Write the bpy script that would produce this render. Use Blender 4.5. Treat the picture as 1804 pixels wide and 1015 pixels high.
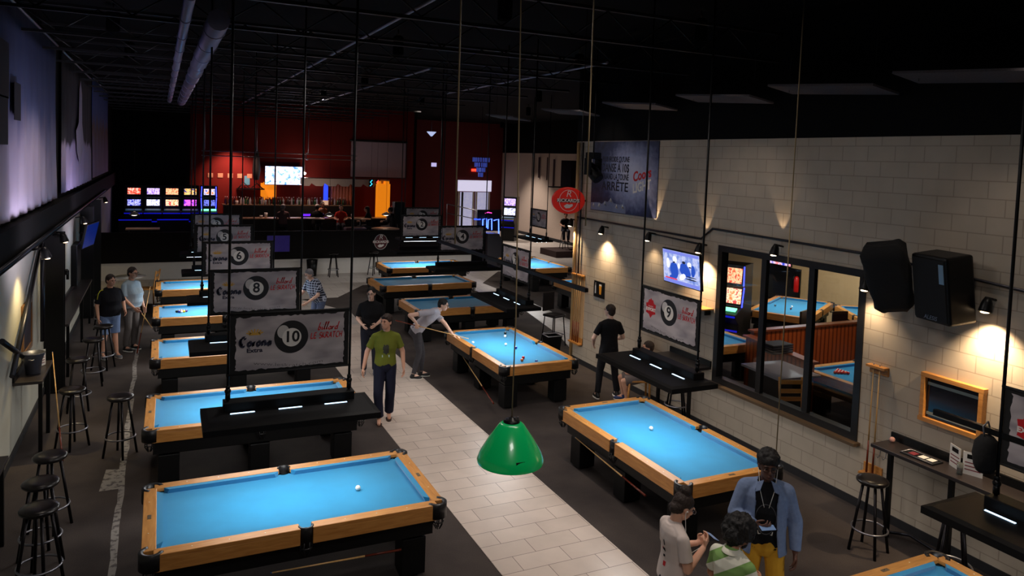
import bpy, bmesh, math, random
from mathutils import Vector, Matrix, noise
from mathutils.bvhtree import BVHTree
V = Vector; PI = math.pi
scene = bpy.context.scene
COL = scene.collection
for o in list(bpy.data.objects): bpy.data.objects.remove(o)
random.seed(7)

# ------------------------------------------------------------------ camera
F_PX, PPY = 1300.2, 356.3
pitch, yaw, roll = math.radians(3.229), math.radians(25.549), math.radians(2.026)
fwd = V((math.sin(yaw)*math.cos(pitch), math.cos(yaw)*math.cos(pitch), -math.sin(pitch)))
rgt = V((math.cos(yaw), -math.sin(yaw), 0)); up_ = rgt.cross(fwd)
R_ = math.cos(roll)*rgt + math.sin(roll)*up_; U_ = -math.sin(roll)*rgt + math.cos(roll)*up_
cd = bpy.data.cameras.new('camera'); cam = bpy.data.objects.new('camera', cd); COL.objects.link(cam)
cam.matrix_world = Matrix(((R_.x, U_.x, -fwd.x, 0), (R_.y, U_.y, -fwd.y, 0), (R_.z, U_.z, -fwd.z, 4.444), (0, 0, 0, 1)))
cd.sensor_width = 36; cd.lens = 36*F_PX/1804; cd.shift_y = -(507.5-PPY)/1804; cd.clip_start = .05; cd.clip_end = 200
scene.camera = cam

# ------------------------------------------------------------------ world and exposure
w = bpy.data.worlds.new('world'); scene.world = w; w.use_nodes = True
w.node_tree.nodes['Background'].inputs[0].default_value = (.01, .012, .02, 1)
w.node_tree.nodes['Background'].inputs[1].default_value = .3
vs = scene.view_settings; vs.view_transform = 'Standard'; vs.look = 'None'; vs.gamma = 1; vs.use_curve_mapping = False; vs.exposure = 0.0

def lin(c):
    c /= 255
    return c/12.92 if c <= .04045 else ((c+.055)/1.055)**2.4
def rgb(r, g, b): return (lin(r), lin(g), lin(b), 1)

def lamp(name, kind, loc, energy, color=(1, 1, 1), target=None, size=.1, angle=60, blend=.5, size_y=None):
    d = bpy.data.lights.new(name, kind); d.energy = energy; d.color = color
    if kind == 'AREA':
        d.size = size
        if size_y: d.shape = 'RECTANGLE'; d.size_y = size_y
    else: d.shadow_soft_size = size
    if kind == 'SPOT': d.spot_size = math.radians(angle); d.spot_blend = blend
    o = bpy.data.objects.new(name, d); COL.objects.link(o); o.location = loc
    if target is not None: o.rotation_euler = (V(target)-V(loc)).to_track_quat('-Z', 'Y').to_euler()
    return o

# added ceiling spots that fill the hall (their cans are built further down)
CEIL = 6.45
FILL_SPOTS = [(4.1, 5.2, 230), (4.1, 9.0, 230), (3.9, 13.2, 120), (7.4, 4.2, 60), (7.2, 8.8, 50), (7.6, 13.0, 50), (10.6, 20.5, 230), (8.3, 25.0, 120),
        (4.8, 24.6, 190), (5.0, 20.0, 130), (-.7, 13.6, 120), (-.6, 17.6, 110), (-.6, 9.6, 50), (16.0, 33.0, 1100), (17.6, 38.5, 1200), (13.5, 27.0, 420), (0.6, 26.6, 45)]
for x, y, e in FILL_SPOTS:
    lamp('fill_spot', 'SPOT', (x, y, CEIL-.16), e, (1, .86, .74), (x, y, 0), .07, 88, .6)
# unseen area lights added high over the hall as ambient fill
for x, y, e, sz in ((1.2, 1.6, 90, 1.2), (3.6, 7.0, 48, 1.2), (3.2, 11.5, 40, 1.2), (4.6, 17.0, 34, 1.2)):
    lamp('ambient_fill', 'AREA', (x, y, 6.0), e, (1, .93, .9), (x, y, 0), sz)

# ------------------------------------------------------------------ materials
MATS = {}
def mat(name, c, rough=.6, metal=0, emit=0, ecol=None, noise_=0, nscale=8, spec=.5, bump=0, bscale=60, alpha=1, trans=0):
    if name in MATS: return MATS[name]
    m = bpy.data.materials.new(name); m.use_nodes = True; nt = m.node_tree; b = nt.nodes['Principled BSDF']
    col = rgb(*c); b.inputs['Base Color'].default_value = col; b.inputs['Roughness'].default_value = rough
    b.inputs['Metallic'].default_value = metal; b.inputs['Specular IOR Level'].default_value = spec
    tc = nt.nodes.new('ShaderNodeTexCoord')
    nz = nt.nodes.new('ShaderNodeTexNoise'); nz.inputs['Scale'].default_value = nscale; nz.inputs['Detail'].default_value = 4
    nt.links.new(tc.outputs['Object'], nz.inputs['Vector'])
    mx = nt.nodes.new('ShaderNodeMix'); mx.data_type = 'RGBA'; k = noise_ or .06
    mx.inputs['A'].default_value = tuple(v*(1-k) for v in col[:3])+(1,); mx.inputs['B'].default_value = tuple(min(1, v*(1+k)) for v in col[:3])+(1,)
    nt.links.new(nz.outputs['Fac'], mx.inputs['Factor']); nt.links.new(mx.outputs['Result'], b.inputs['Base Color'])
    if bump:
        n2 = nt.nodes.new('ShaderNodeTexNoise'); n2.inputs['Scale'].default_value = bscale; nt.links.new(tc.outputs['Object'], n2.inputs['Vector'])
        bp = nt.nodes.new('ShaderNodeBump'); bp.inputs['Strength'].default_value = bump; bp.inputs['Distance'].default_value = .01
        nt.links.new(n2.outputs['Fac'], bp.inputs['Height']); nt.links.new(bp.outputs['Normal'], b.inputs['Normal'])
    if emit:
        b.inputs['Emission Color'].default_value = rgb(*(ecol or c)); b.inputs['Emission Strength'].default_value = emit
    if trans: b.inputs['Transmission Weight'].default_value = trans
    MATS[name] = m; return m

def nodes_mat(name):
    m = bpy.data.materials.new(name); m.use_nodes = True; MATS[name] = m
    return m, m.node_tree, m.node_tree.nodes['Principled BSDF']

def ramp(nt, src, stops, interp='LINEAR'):
    r = nt.nodes.new('ShaderNodeValToRGB'); e = r.color_ramp.elements; r.color_ramp.interpolation = interp
    while len(e) < len(stops): e.new(.5)
    for i, (p, c) in enumerate(stops): e[i].position = p; e[i].color = rgb(*c) if len(c) == 3 else c
    nt.links.new(src, r.inputs['Fac']); return r

def brick_mat(name, c1, c2, mortar, bw, bh, msize, rough=.6, swap='YZ', bump=.3, off=.5):
    m, nt, b = nodes_mat(name)
    tc = nt.nodes.new('ShaderNodeTexCoord'); sp = nt.nodes.new('ShaderNodeSeparateXYZ'); cb = nt.nodes.new('ShaderNodeCombineXYZ')
    nt.links.new(tc.outputs['Object'], sp.inputs[0])
    nt.links.new(sp.outputs[swap[0]], cb.inputs[0]); nt.links.new(sp.outputs[swap[1]], cb.inputs[1])
    br = nt.nodes.new('ShaderNodeTexBrick'); br.inputs['Scale'].default_value = 1
    br.inputs['Brick Width'].default_value = bw; br.inputs['Row Height'].default_value = bh; br.inputs['Mortar Size'].default_value = msize
    br.inputs['Mortar Smooth'].default_value = .1; br.offset = off
    br.inputs['Color1'].default_value = rgb(*c1); br.inputs['Color2'].default_value = rgb(*c2); br.inputs['Mortar'].default_value = rgb(*mortar)
    nt.links.new(cb.outputs[0], br.inputs['Vector'])
    nz = nt.nodes.new('ShaderNodeTexNoise'); nz.inputs['Scale'].default_value = 3; nz.inputs['Detail'].default_value = 6; nt.links.new(tc.outputs['Object'], nz.inputs['Vector'])
    mr = nt.nodes.new('ShaderNodeMapRange'); mr.inputs['To Min'].default_value = .82; mr.inputs['To Max'].default_value = 1.1; nt.links.new(nz.outputs['Fac'], mr.inputs['Value'])
    mm = nt.nodes.new('ShaderNodeMix'); mm.data_type = 'RGBA'; mm.blend_type = 'MULTIPLY'; mm.inputs['Factor'].default_value = 1
    nt.links.new(br.outputs['Color'], mm.inputs['A']); nt.links.new(mr.outputs['Result'], mm.inputs['B'])
    nt.links.new(mm.outputs['Result'], b.inputs['Base Color'])
    b.inputs['Roughness'].default_value = rough
    bp = nt.nodes.new('ShaderNodeBump'); bp.inputs['Strength'].default_value = bump; bp.inputs['Distance'].default_value = .01; bp.invert = True
    nt.links.new(br.outputs['Fac'], bp.inputs['Height']); nt.links.new(bp.outputs['Normal'], b.inputs['Normal'])
    return m

def screen_mat(name, stops, scale=4, strength=3, seed=0):
    """picture on a lit screen: soft blobs of the picture's colours"""
    m, nt, b = nodes_mat(name)
    tc = nt.nodes.new('ShaderNodeTexCoord'); mp = nt.nodes.new('ShaderNodeMapping'); mp.inputs['Location'].default_value = (seed, seed*.7, seed*.3)
    nz = nt.nodes.new('ShaderNodeTexNoise'); nz.inputs['Scale'].default_value = scale; nz.inputs['Detail'].default_value = 5; nz.inputs['Distortion'].default_value = .15
    nt.links.new(tc.outputs['Object'], mp.inputs[0]); nt.links.new(mp.outputs[0], nz.inputs['Vector'])
    r = ramp(nt, nz.outputs['Fac'], stops)
    b.inputs['Base Color'].default_value = (.01, .01, .01, 1)
    nt.links.new(r.outputs[0], b.inputs['Emission Color']); b.inputs['Emission Strength'].default_value = strength
    return m

def wood_mat(name, c1, c2, rough=.4, scale=(1.5, 14, 14)):
    m, nt, b = nodes_mat(name)
    tc = nt.nodes.new('ShaderNodeTexCoord'); mp = nt.nodes.new('ShaderNodeMapping'); mp.inputs['Scale'].default_value = scale
    nz = nt.nodes.new('ShaderNodeTexNoise'); nz.inputs['Scale'].default_value = 3; nz.inputs['Detail'].default_value = 5; nz.inputs['Distortion'].default_value = .5
    nt.links.new(tc.outputs['Object'], mp.inputs[0]); nt.links.new(mp.outputs[0], nz.inputs['Vector'])
    r = ramp(nt, nz.outputs['Fac'], [(.3, c1), (.7, c2)]); nt.links.new(r.outputs[0], b.inputs['Base Color']); b.inputs['Roughness'].default_value = rough
    return m

# ------------------------------------------------------------------ mesh builder
class G:
    def __init__(s): s.v = []; s.f = []; s.sm = []
    def add(s, vs, fs, smooth=False):
        o = len(s.v); s.v += [tuple(p) for p in vs]
        for f in fs: s.f.append(tuple(o+i for i in f)); s.sm.append(smooth)
        return s
    def box(s, c, d, rz=0, R=None):
        R = R or Matrix.Rotation(rz, 3, 'Z'); c = V(c); h = V(d)/2; vs = []
        for z in (-1, 1):
            for x, y in ((-1, -1), (1, -1), (1, 1), (-1, 1)): vs.append(c + R @ V((x*h.x, y*h.y, z*h.z)))
        return s.add(vs, [(3, 2, 1, 0), (4, 5, 6, 7), (0, 1, 5, 4), (1, 2, 6, 5), (2, 3, 7, 6), (3, 0, 4, 7)])
    def rings(s, rs, cap=True, smooth=True, closed=True):
        n = len(rs[0]); vs = [p for r in rs for p in r]; fs = []
        for i in range(len(rs)-1):
            for j in range(n if closed else n-1):
                a = i*n+j; b = i*n+(j+1) % n; fs.append((a, b, b+n, a+n))
        s.add(vs, fs, smooth)
        if cap:
            o = len(s.v)-len(vs)
            s.f.append(tuple(o+j for j in reversed(range(n)))); s.sm.append(False)
            s.f.append(tuple(o+(len(rs)-1)*n+j for j in range(n))); s.sm.append(False)
        return s
    def tube(s, pts, r, n=8, cap=True):
        pts = [V(p) for p in pts]; rs = []; rr = r if isinstance(r, (list, tuple)) else [r]*len(pts)
        a = None
        for i, p in enumerate(pts):
            t = (pts[min(i+1, len(pts)-1)]-pts[max(i-1, 0)]).normalized()
            if a is None: a = t.orthogonal().normalized()
            a = (a - t*a.dot(t)).normalized(); b = t.cross(a)
            rs.append([p+(a*math.cos(2*PI*k/n)+b*math.sin(2*PI*k/n))*rr[i] for k in range(n)])
        return s.rings(rs, cap)
    def cyl(s, p0, p1, r0, r1=None, n=12): return s.tube([p0, p1], [r0, r0 if r1 is None else r1], n)
    def lathe(s, prof, c=(0, 0, 0), n=20, cap=True):
        c = V(c); return s.rings([[c+V((r*math.cos(2*PI*k/n), r*math.sin(2*PI*k/n), z)) for k in range(n)] for r, z in prof], cap)
    def ell(s, c, r, R=None, nu=14, nv=9):
        c = V(c); r = V((r, r, r)) if isinstance(r, (int, float)) else V(r); R = R or Matrix.Identity(3); rs = []
        for i in range(nv+1):
            t = PI*(i+.001)/(nv+.002) if i < nv else PI*.9995
            if i == 0: t = PI*.0005
            rs.append([c + R @ V((r.x*math.sin(t)*math.cos(2*PI*k/nu), r.y*math.sin(t)*math.sin(2*PI*k/nu), -r.z*math.cos(t))) for k in range(nu)])
        return s.rings(rs)
    def caps(s, p0, p1, r0, r1, n=12):
        p0 = V(p0); p1 = V(p1); s.tube([p0, p1], [r0, r1], n); s.ell(p0, r0*.995, None, n, 7); s.ell(p1, r1*.995, None, n, 7); return s
    def prism(s, poly, z0, z1, M=None):
        n = len(poly); M = M or Matrix.Identity(4)
        vs = [M @ V((x, y, z0)) for x, y in poly]+[M @ V((x, y, z1)) for x, y in poly]
        fs = [tuple(reversed(range(n))), tuple(range(n, 2*n))]+[(i, (i+1) % n, (i+1) % n+n, i+n) for i in range(n)]
        return s.add(vs, fs)
    def torus(s, c, R, r, n=28, m=6, a0=0, a1=2*PI):
        c = V(c); full = abs(a1-a0-2*PI) < 1e-6
        pts = [c+V((R*math.cos(a0+(a1-a0)*k/n), R*math.sin(a0+(a1-a0)*k/n), 0)) for k in range(n+1)]
        return s.tube(pts, r, m, cap=not full)
    def build(s, name, m, parent=None, bevel=0, loc=None):
        me = bpy.data.meshes.new(name); me.from_pydata(s.v, [], s.f); me.polygons.foreach_set('use_smooth', s.sm)
        for q in (m if isinstance(m, (list, tuple)) else [m]): me.materials.append(q)
        me.validate(); me.update()
        o = bpy.data.objects.new(name, me); COL.objects.link(o)
        if parent: o.parent = parent
        if loc: o.location = loc
        if bevel:
            bm_ = o.modifiers.new('bevel', 'BEVEL'); bm_.width = bevel; bm_.segments = 2; bm_.limit_method = 'ANGLE'
        return o

def tag(o, label, cat, group=None, kind=None):
    if label: o['label'] = label
    if cat: o['category'] = cat
    if group: o['group'] = group
    if kind: o['kind'] = kind
    return o
def thing(name, label, cat, loc=(0, 0, 0), rz=0, group=None):
    o = bpy.data.objects.new(name, None); COL.objects.link(o); o.empty_display_size = .1
    o.location = loc; o.rotation_euler = (0, 0, rz); return tag(o, label, cat, group)
def struct(name, g, m, label=None, bevel=0):
    o = g.build(name, m, None, bevel); o['kind'] = 'structure'
    if label: o['label'] = label
    return o
def dup(root, loc=None, rz=None, label=None, group=None):
    def rec(o, par):
        c = o.copy(); COL.objects.link(c); c.parent = par
        for ch in [q for q in bpy.data.objects if q.parent == o]: rec(ch, c)
        return c
    r = rec(root, None)
    if loc is not None: r.location = loc
    if rz is not None: r.rotation_euler = (0, 0, rz)
    if label: r['label'] = label
    if group: r['group'] = group
    return r

def text_geo(body, size, M, depth=.001, align='CENTER', shear=0, xs=1, bold=0):
    """lettering as a mesh builder; local x right, y up, z towards the reader, placed by M"""
    cu = bpy.data.curves.new('t', 'FONT'); cu.body = body; cu.size = size; cu.extrude = depth; cu.align_x = align; cu.align_y = 'CENTER'; cu.shear = shear; cu.offset = bold; cu.resolution_u = 3
    o = bpy.data.objects.new('t', cu); COL.objects.link(o); me = bpy.data.meshes.new_from_object(o)
    g = G(); g.add([M @ V((v.co.x*xs, v.co.y, v.co.z)) for v in me.vertices], [tuple(p.vertices) for p in me.polygons])
    bpy.data.objects.remove(o); bpy.data.meshes.remove(me); bpy.data.curves.remove(cu); return g
def XZ(x, y, z): return Matrix.Translation((x, y, z)) @ Matrix.Rotation(PI/2, 4, 'X')     # faces -Y
def XZr(x, y, z, rz): return Matrix.Translation((x, y, z)) @ Matrix.Rotation(rz, 4, 'Z') @ Matrix.Rotation(PI/2, 4, 'X')
# ------------------------------------------------------------------ the room
def carpet_mat():
    m, nt, b = nodes_mat('carpet')
    tc = nt.nodes.new('ShaderNodeTexCoord')
    n1 = nt.nodes.new('ShaderNodeTexNoise'); n1.inputs['Scale'].default_value = 1.3; n1.inputs['Detail'].default_value = 3
    n2 = nt.nodes.new('ShaderNodeTexNoise'); n2.inputs['Scale'].default_value = 90; n2.inputs['Detail'].default_value = 2
    nt.links.new(tc.outputs['Object'], n1.inputs['Vector']); nt.links.new(tc.outputs['Object'], n2.inputs['Vector'])
    mx = nt.nodes.new('ShaderNodeMath'); mx.operation = 'MULTIPLY_ADD'; mx.inputs[1].default_value = .35; nt.links.new(n2.outputs['Fac'], mx.inputs[0]); 
    m2 = nt.nodes.new('ShaderNodeMath'); m2.operation = 'MULTIPLY'; m2.inputs[1].default_value = .65; nt.links.new(n1.outputs['Fac'], m2.inputs[0]); nt.links.new(m2.outputs[0], mx.inputs[2])
    r = ramp(nt, mx.outputs[0], [(.3, (54, 49, 49)), (.7, (82, 74, 70))]); nt.links.new(r.outputs[0], b.inputs['Base Color'])
    b.inputs['Roughness'].default_value = .95; b.inputs['Specular IOR Level'].default_value = .1
    return m
carpet = carpet_mat()
M_cmu = brick_mat('painted_block', (184, 170, 152), (180, 166, 148), (154, 140, 124), .4, .2, .006, .7)
M_cmuW = brick_mat('painted_block_pale', (168, 160, 148), (164, 156, 146), (140, 134, 124), .4, .2, .005, .7)
M_tile = brick_mat('floor_tile', (212, 196, 184), (202, 186, 174), (120, 106, 98), .6, .3, .004, .35, 'XY', .15)
M_black = mat('black_paint', (7, 7, 8), .85, spec=.15)
M_blk = mat('black_metal', (7, 7, 8), .4, 0, spec=.3)
M_ceil = mat('black_deck', (7, 7, 9), .9, spec=.1)
M_red = mat('red_paint', (104, 24, 20), .8, spec=.2)
M_base = mat('rubber_base', (34, 33, 36), .6)
M_beige = mat('beige_paint', (186, 160, 120), .8)
M_lwall = mat('left_wall_paint', (178, 176, 164), .8, noise_=.1, nscale=2)
M_white = mat('white_paint', (214, 210, 204), .6)
M_chrome = mat('chrome', (200, 200, 205), .18, 1)
M_steel = mat('brushed_steel', (150, 150, 158), .35, .9)
M_dsteel = mat('dark_steel', (60, 60, 66), .35, .9)

struct('floor', G().box((9, 20, -.05), (23, 56, .1)), carpet, 'dark brown carpet floor of the pool hall')
struct('trim_1', G().prism([(3.34, -2), (4.82, -2), (4.82, 19.0), (3.34, 19.0)], .0005, .006), M_tile, 'pale tiled aisle between the table rows')
M_tile2 = brick_mat('floor_tile_large', (196, 188, 182), (186, 178, 172), (120, 112, 106), .6, .6, .006, .4, 'XY', .1)
struct('trim_2', G().prism([(3.34, 19.0), (4.82, 19.0), (4.9, 20.6), (3.9, 22.8), (5.0, 22.8), (6.3, 24.8), (9.6, 24.8), (9.8, 19.2), (9.3, 16.4), (8.75, 14.6), (10.4, 14.6), (10.6, 21.5), (10.5, 24.2), (12.2, 26.6), (19.9, 26.6), (19.9, 43.3), (14.5, 43.3), (14.5, 27.5), (-1.8, 27.5), (-1.8, 23.2), (2.2, 23.2), (3.3, 21)], .0005, .006), M_tile2, 'pale tiled cross aisle in front of the bar')
tp = G()
TAPE, nt, b = nodes_mat('worn_tape'); tcn = nt.nodes.new('ShaderNodeTexCoord'); nz = nt.nodes.new('ShaderNodeTexNoise'); nz.inputs['Scale'].default_value = 14; nz.inputs['Detail'].default_value = 5; nt.links.new(tcn.outputs['Object'], nz.inputs['Vector'])
rr = ramp(nt, nz.outputs['Fac'], [(.4, (84, 78, 76)), (.5, (140, 134, 128))]); nt.links.new(rr.outputs[0], b.inputs['Base Color']); b.inputs['Roughness'].default_value = .8
random.seed(3)
zs = []
for a in range(60):
    y = 6.4+a*.2; x = -.43+.012*math.sin(a*.7); zs.append((x-.028-.015*random.random(), x+.028+.015*random.random(), y))
tp.prism([(b_, y) for a, b_, y in zs]+[(a, y) for a, b_, y in zs[::-1]], .0006, .003)
tp.prism([(-.68, 10.6), (-.45, 10.6), (-.45, 11.25), (-.64, 11.3)], .0006, .0025)
o = tp.build('floor_tape', TAPE); tag(o, 'worn strip of pale tape along the carpet left of the tables', 'tape')

struct('ceiling', G().box((9, 20, CEIL+.35), (23.4, 56, .1)), M_ceil, 'black painted ceiling deck')
# right wall with the window opening
RX = 8.43; WY0, WY1, WZ0, WZ1 = 6.69, 9.56, .86, 3.16
g = G(); T = .2
for y0, y1, z0, z1 in ((-6, WY0, 0, 4.92), (WY1, 14.35, 0, 4.92), (WY0, WY1, 0, WZ0), (WY0, WY1, WZ1, 4.92)):
    g.box((RX+T/2, (y0+y1)/2, (z0+z1)/2), (T, y1-y0, z1-z0))
struct('wall_right', g, M_cmu, 'painted concrete block wall on the right')
struct('trim_3', G().box((RX+T/2, 4.15, 5.86), (T, 20.4, 1.88)), M_black, 'black band of wall above the block wall')
struct('baseboard_right', G().box((RX-.008, 4.2, .055), (.016, 20.3, .11)), M_base)
# left wall, bulkhead and pilasters
LX = -1.85
struct('wall_left', G().box((LX-.1, 15, 1.6), (.2, 46, 3.2)), M_lwall, 'pale painted wall on the left')
struct('trim_4', G().box((LX-.1, 15, 4.95), (.2, 46, 3.5)), M_black, 'black upper wall behind the hanging banners')
struct('trim_5', G().box((LX+.08, 15, 3.12), (.16, 46, .5)), M_black, 'black beam under the banners on the left wall')
struct('baseboard_left', G().box((LX+.01, 15, .06), (.02, 46, .12)), M_base)
# far walls
struct('wall_back', G().box((4.8, 36.1, 3.4), (13.6, .2, 6.8)), M_red, 'red wall behind the bar')
struct('trim_6', G().box((-.4, 35.95, 3.4), (3.2, .1, 6.8)), M_black, 'black wall behind the slot machines')
struct('trim_7', G().box((11.65, 39.8, 3.4), (.15, 7.6, 6.8)), M_black, 'black side wall beside the entrance')
struct('wall_far', G().box((16, 43.6, 3.4), (9, .2, 6.8)), mat('dark_red_paint', (96, 18, 22), .8), 'dark red end wall by the entrance')
g = G(); g.box((20.1, 19, 2.46), (.2, 49.4, 4.92))
struct('wall_annex', g, mat('pale_pink_paint', (206, 186, 172), .8), 'beige wall of the area beyond the block wall')
struct('trim_8', G().box((20.1, 19, 5.86), (.2, 49.4, 1.88)), M_black)
struct('baseboard_annex', G().box((19.99, 19, .08), (.02, 49.2, .16)), M_base)
struct('wall_annex_front', G().box((14.3, -5.9, 3.4), (11.6, .2, 6.8)), M_beige)
struct('wall_front', G().box((3.4, -6, 3.4), (10.4, .2, 6.8)), M_black)
# raised bar platform and its half wall
struct('trim_9', G().box((4.75, 31.8, .3), (13.3, 8.4, .6)), carpet, 'raised carpeted floor of the bar')
struct('trim_10', G().box((4.75, 27.55, .3), (13.3, .1, .6)), M_white, 'white base under the dark half wall of the bar')
struct('wall_half', G().box((4.75, 27.5, 1.1), (13.34, .14, 1.02), 0), mat('dark_panel', (13, 9, 9), .8, spec=.2), 'dark half wall in front of the bar')
# window in the block wall
M_glass, nt, b = nodes_mat('window_glass')
for n in list(nt.nodes): nt.nodes.remove(n)
out = nt.nodes.new('ShaderNodeOutputMaterial'); tr = nt.nodes.new('ShaderNodeBsdfTransparent'); gl = nt.nodes.new('ShaderNodeBsdfGlossy'); gl.inputs['Roughness'].default_value = .01
fr = nt.nodes.new('ShaderNodeFresnel'); fr.inputs['IOR'].default_value = 1.5; mx = nt.nodes.new('ShaderNodeMixShader')
tr.inputs[0].default_value = (.96, .97, .97, 1)
gm_ = nt.nodes.new('ShaderNodeNewGeometry'); m1 = nt.nodes.new('ShaderNodeMath'); m1.operation = 'SUBTRACT'; m1.inputs[0].default_value = 1; nt.links.new(gm_.outputs['Backfacing'], m1.inputs[1]); m2 = nt.nodes.new('ShaderNodeMath'); m2.operation = 'MULTIPLY'; nt.links.new(m1.outputs[0], m2.inputs[0]); nt.links.new(fr.outputs[0], m2.inputs[1])
nt.links.new(m2.outputs[0], mx.inputs[0]); nt.links.new(tr.outputs[0], mx.inputs[1]); nt.links.new(gl.outputs[0], mx.inputs[2]); nt.links.new(mx.outputs[0], out.inputs[0])
win = bpy.data.objects.new('window_1', None); COL.objects.link(win); win['kind'] = 'structure'; win['label'] = 'black framed three pane window in the block wall'
fm = mat('window_frame_black', (20, 18, 18), .45)
g = G(); w_ = .1
g.box((RX+.05, WY0+w_/2, (WZ0+WZ1)/2), (.14, w_, WZ1-WZ0)); g.box((RX+.05, WY1-w_/2, (WZ0+WZ1)/2), (.14, w_, WZ1-WZ0))
g.box((RX+.05, (WY0+WY1)/2, WZ1-w_/2), (.139, WY1-WY0-.2, w_)); g.box((RX+.05, (WY0+WY1)/2, WZ0+w_/2), (.139, WY1-WY0-.2, w_))
g.build('frame', fm, win)
for yy in (7.62, 8.55): G().box((RX+.05, yy, (WZ0+WZ1)/2), (.07, .1, WZ1-WZ0-.2)).build('mullion', fm, win)
G().box((RX-.05, (WY0+WY1)/2, WZ0-.02), (.16, WY1-WY0+.1, .04)).build('window_sill', mat('sill_wood', (92, 72, 52), .5), win)
for y0, y1 in ((WY0+.1, 7.565), (7.675, 8.495), (8.605, WY1-.1)):
    G().box((RX+.05, (y0+y1)/2, (WZ0+WZ1)/2), (.006, y1-y0-.004, WZ1-WZ0-.204)).build('pane', M_glass, win)
# ceiling steelwork
jm = mat('joist_black', (16, 16, 18), .5, 0)
def joist(y, x0, x1, label):
    t = thing('ceiling_joist', label, 'joist', (0, y, CEIL-.2))
    g = G(); g.box(((x0+x1)/2, 0, .2), (x1-x0, .06, .04)); g.build('top_chord', jm, t)
    G().box(((x0+x1)/2, 0, -.2), (x1-x0, .06, .04)).build('bottom_chord', jm, t)
    g = G(); n = int((x1-x0)/.5)
    for k in range(n): a = x0+(x1-x0)*k/n; b_ = x0+(x1-x0)*(k+1)/n; g.tube([(a, 0, -.18 if k % 2 else .18), (b_, 0, .18 if k % 2 else -.18)], .012, 5)
    g.build('web_rods', jm, t)
    t['group'] = 'black ceiling joists'; return t
for i in range(14): joist(8.3+i*2.1, LX, 8.3, 'black open web joist under the dark ceiling')
duct = mat('galvanised_duct', (150, 148, 176), .4, .7)
for x, r, y0, y1, lb in ((.26, .06, 6, 27, 'thin grey pipe running along the ceiling left of the round duct'), (.62, .13, 9.6, 27, 'round galvanised duct along the ceiling')):
    g = G(); n = int((y1-y0)/1.5)
    g.tube([(x, y0, CEIL-.45), (x, y1, CEIL-.45)], r, 14)
    o = g.build('ceiling_duct', duct); tag(o, lb, 'duct')
    g2 = G(); 
    for k in range(n): g2.tube([(x, y0+.7+k*1.5, CEIL-.45), (x, y0+.74+k*1.5, CEIL-.45)], r+.012, 14)
    g2.build('duct_bands', duct, o)
for x, y0, y1, lb in ((2.72, 6.5, 29, 'long thin conduit under the ceiling left of centre'), (4.8, 14, 28, 'long thin conduit under the ceiling right of centre'), (7.0, 11, 19, 'short conduit under the ceiling near the block wall')):
    o = G().tube([(x, y0, CEIL-.25), (x, y1, CEIL-.25)], .025, 6).build('ceiling_conduit', mat('conduit_grey', (150, 148, 165), .4, .6)); tag(o, lb, 'conduit')
for k, (y, lb) in enumerate(((5.2, 'nearest'), (7.2, 'second nearest'), (9.3, 'third from the viewer of the'), (11.6, 'fourth from the viewer of the'), (14.2, 'second farthest'), (17.4, 'farthest'))):
    R = Matrix.Rotation(math.radians(4), 3, 'X') @ Matrix.Rotation(math.radians(9), 3, 'Y')
    o = G().box((0, 0, 0), (.5, 1.75, .03), R=R).build('acoustic_panel', mat('grey_fibre_panel', (84, 78, 82), .95, noise_=.5, nscale=60), None, 0, (8.1, y, 5.55))
    for sy in (-.7, .7): G().tube([(0, sy, .0), (0, sy, CEIL+.3-5.55)], .004, 5).build('hanger_wire', M_blk, o)
    tag(o, ['nearest grey fibre panel hanging over the block wall', 'second nearest grey fibre panel hanging over the block wall', 'third nearest grey fibre panel hanging over the block wall', 'third farthest grey fibre panel hanging over the block wall', 'second farthest grey fibre panel hanging over the block wall', 'farthest grey fibre panel hanging near the wall corner'][k], 'ceiling panel', 'fibre panels above the block wall')
# added cans around the fill spots
c0 = None
for x, y, e in FILL_SPOTS:
    if c0 is None:
        c0 = thing('fill_spot_can', 'added black can around a fill spot under the dark ceiling', 'lamp', (x, y, CEIL-.15), 0, 'added fill spot cans')
        G().lathe([(.1, 0), (.1, .3), (.06, .34), (.05, .34), (.09, .29), (.09, 0)], cap=False).build('can', M_blk, c0)
        G().cyl((0, 0, .33), (0, 0, .5), .012).build('stem', M_blk, c0)
        G().lathe([(.02, .24), (.05, .26), (.05, .28)]).build('bulb', mat('fill_can_bulb', (255, 220, 180), .5, emit=2), c0)
    else: dup(c0, (x, y, CEIL-.15))
# ------------------------------------------------------------------ pool tables
M_oak = wood_mat('golden_oak', (176, 116, 54), (204, 144, 76), .4)
M_oak2 = wood_mat('golden_oak_cross', (176, 116, 54), (204, 144, 76), .4, (14, 1.5, 14))
def cloth_mat(name, c):
    m, nt, b = nodes_mat(name); tc = nt.nodes.new('ShaderNodeTexCoord'); nz = nt.nodes.new('ShaderNodeTexNoise'); nz.inputs['Scale'].default_value = 5
    nt.links.new(tc.outputs['Object'], nz.inputs['Vector']); r = ramp(nt, nz.outputs['Fac'], [(.3, tuple(int(v*.97) for v in c)), (.7, c)]); nt.links.new(r.outputs[0], b.inputs['Base Color'])
    b.inputs['Roughness'].default_value = .9; b.inputs['Sheen Weight'].default_value = .3; b.inputs['Specular IOR Level'].default_value = .15; return m
M_cloth = cloth_mat('blue_cloth', (26, 132, 180))
M_leather = mat('black_leather', (20, 20, 23), .38, bump=.1)
M_tblack = mat('table_black', (9, 9, 10), .5, spec=.3)
M_sight = mat('pearl_sight', (225, 220, 205), .3)
M_plate = mat('name_plate', (120, 104, 84), .4, .4)
TL, TW, TH = 2.88, 1.56, .82
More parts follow.
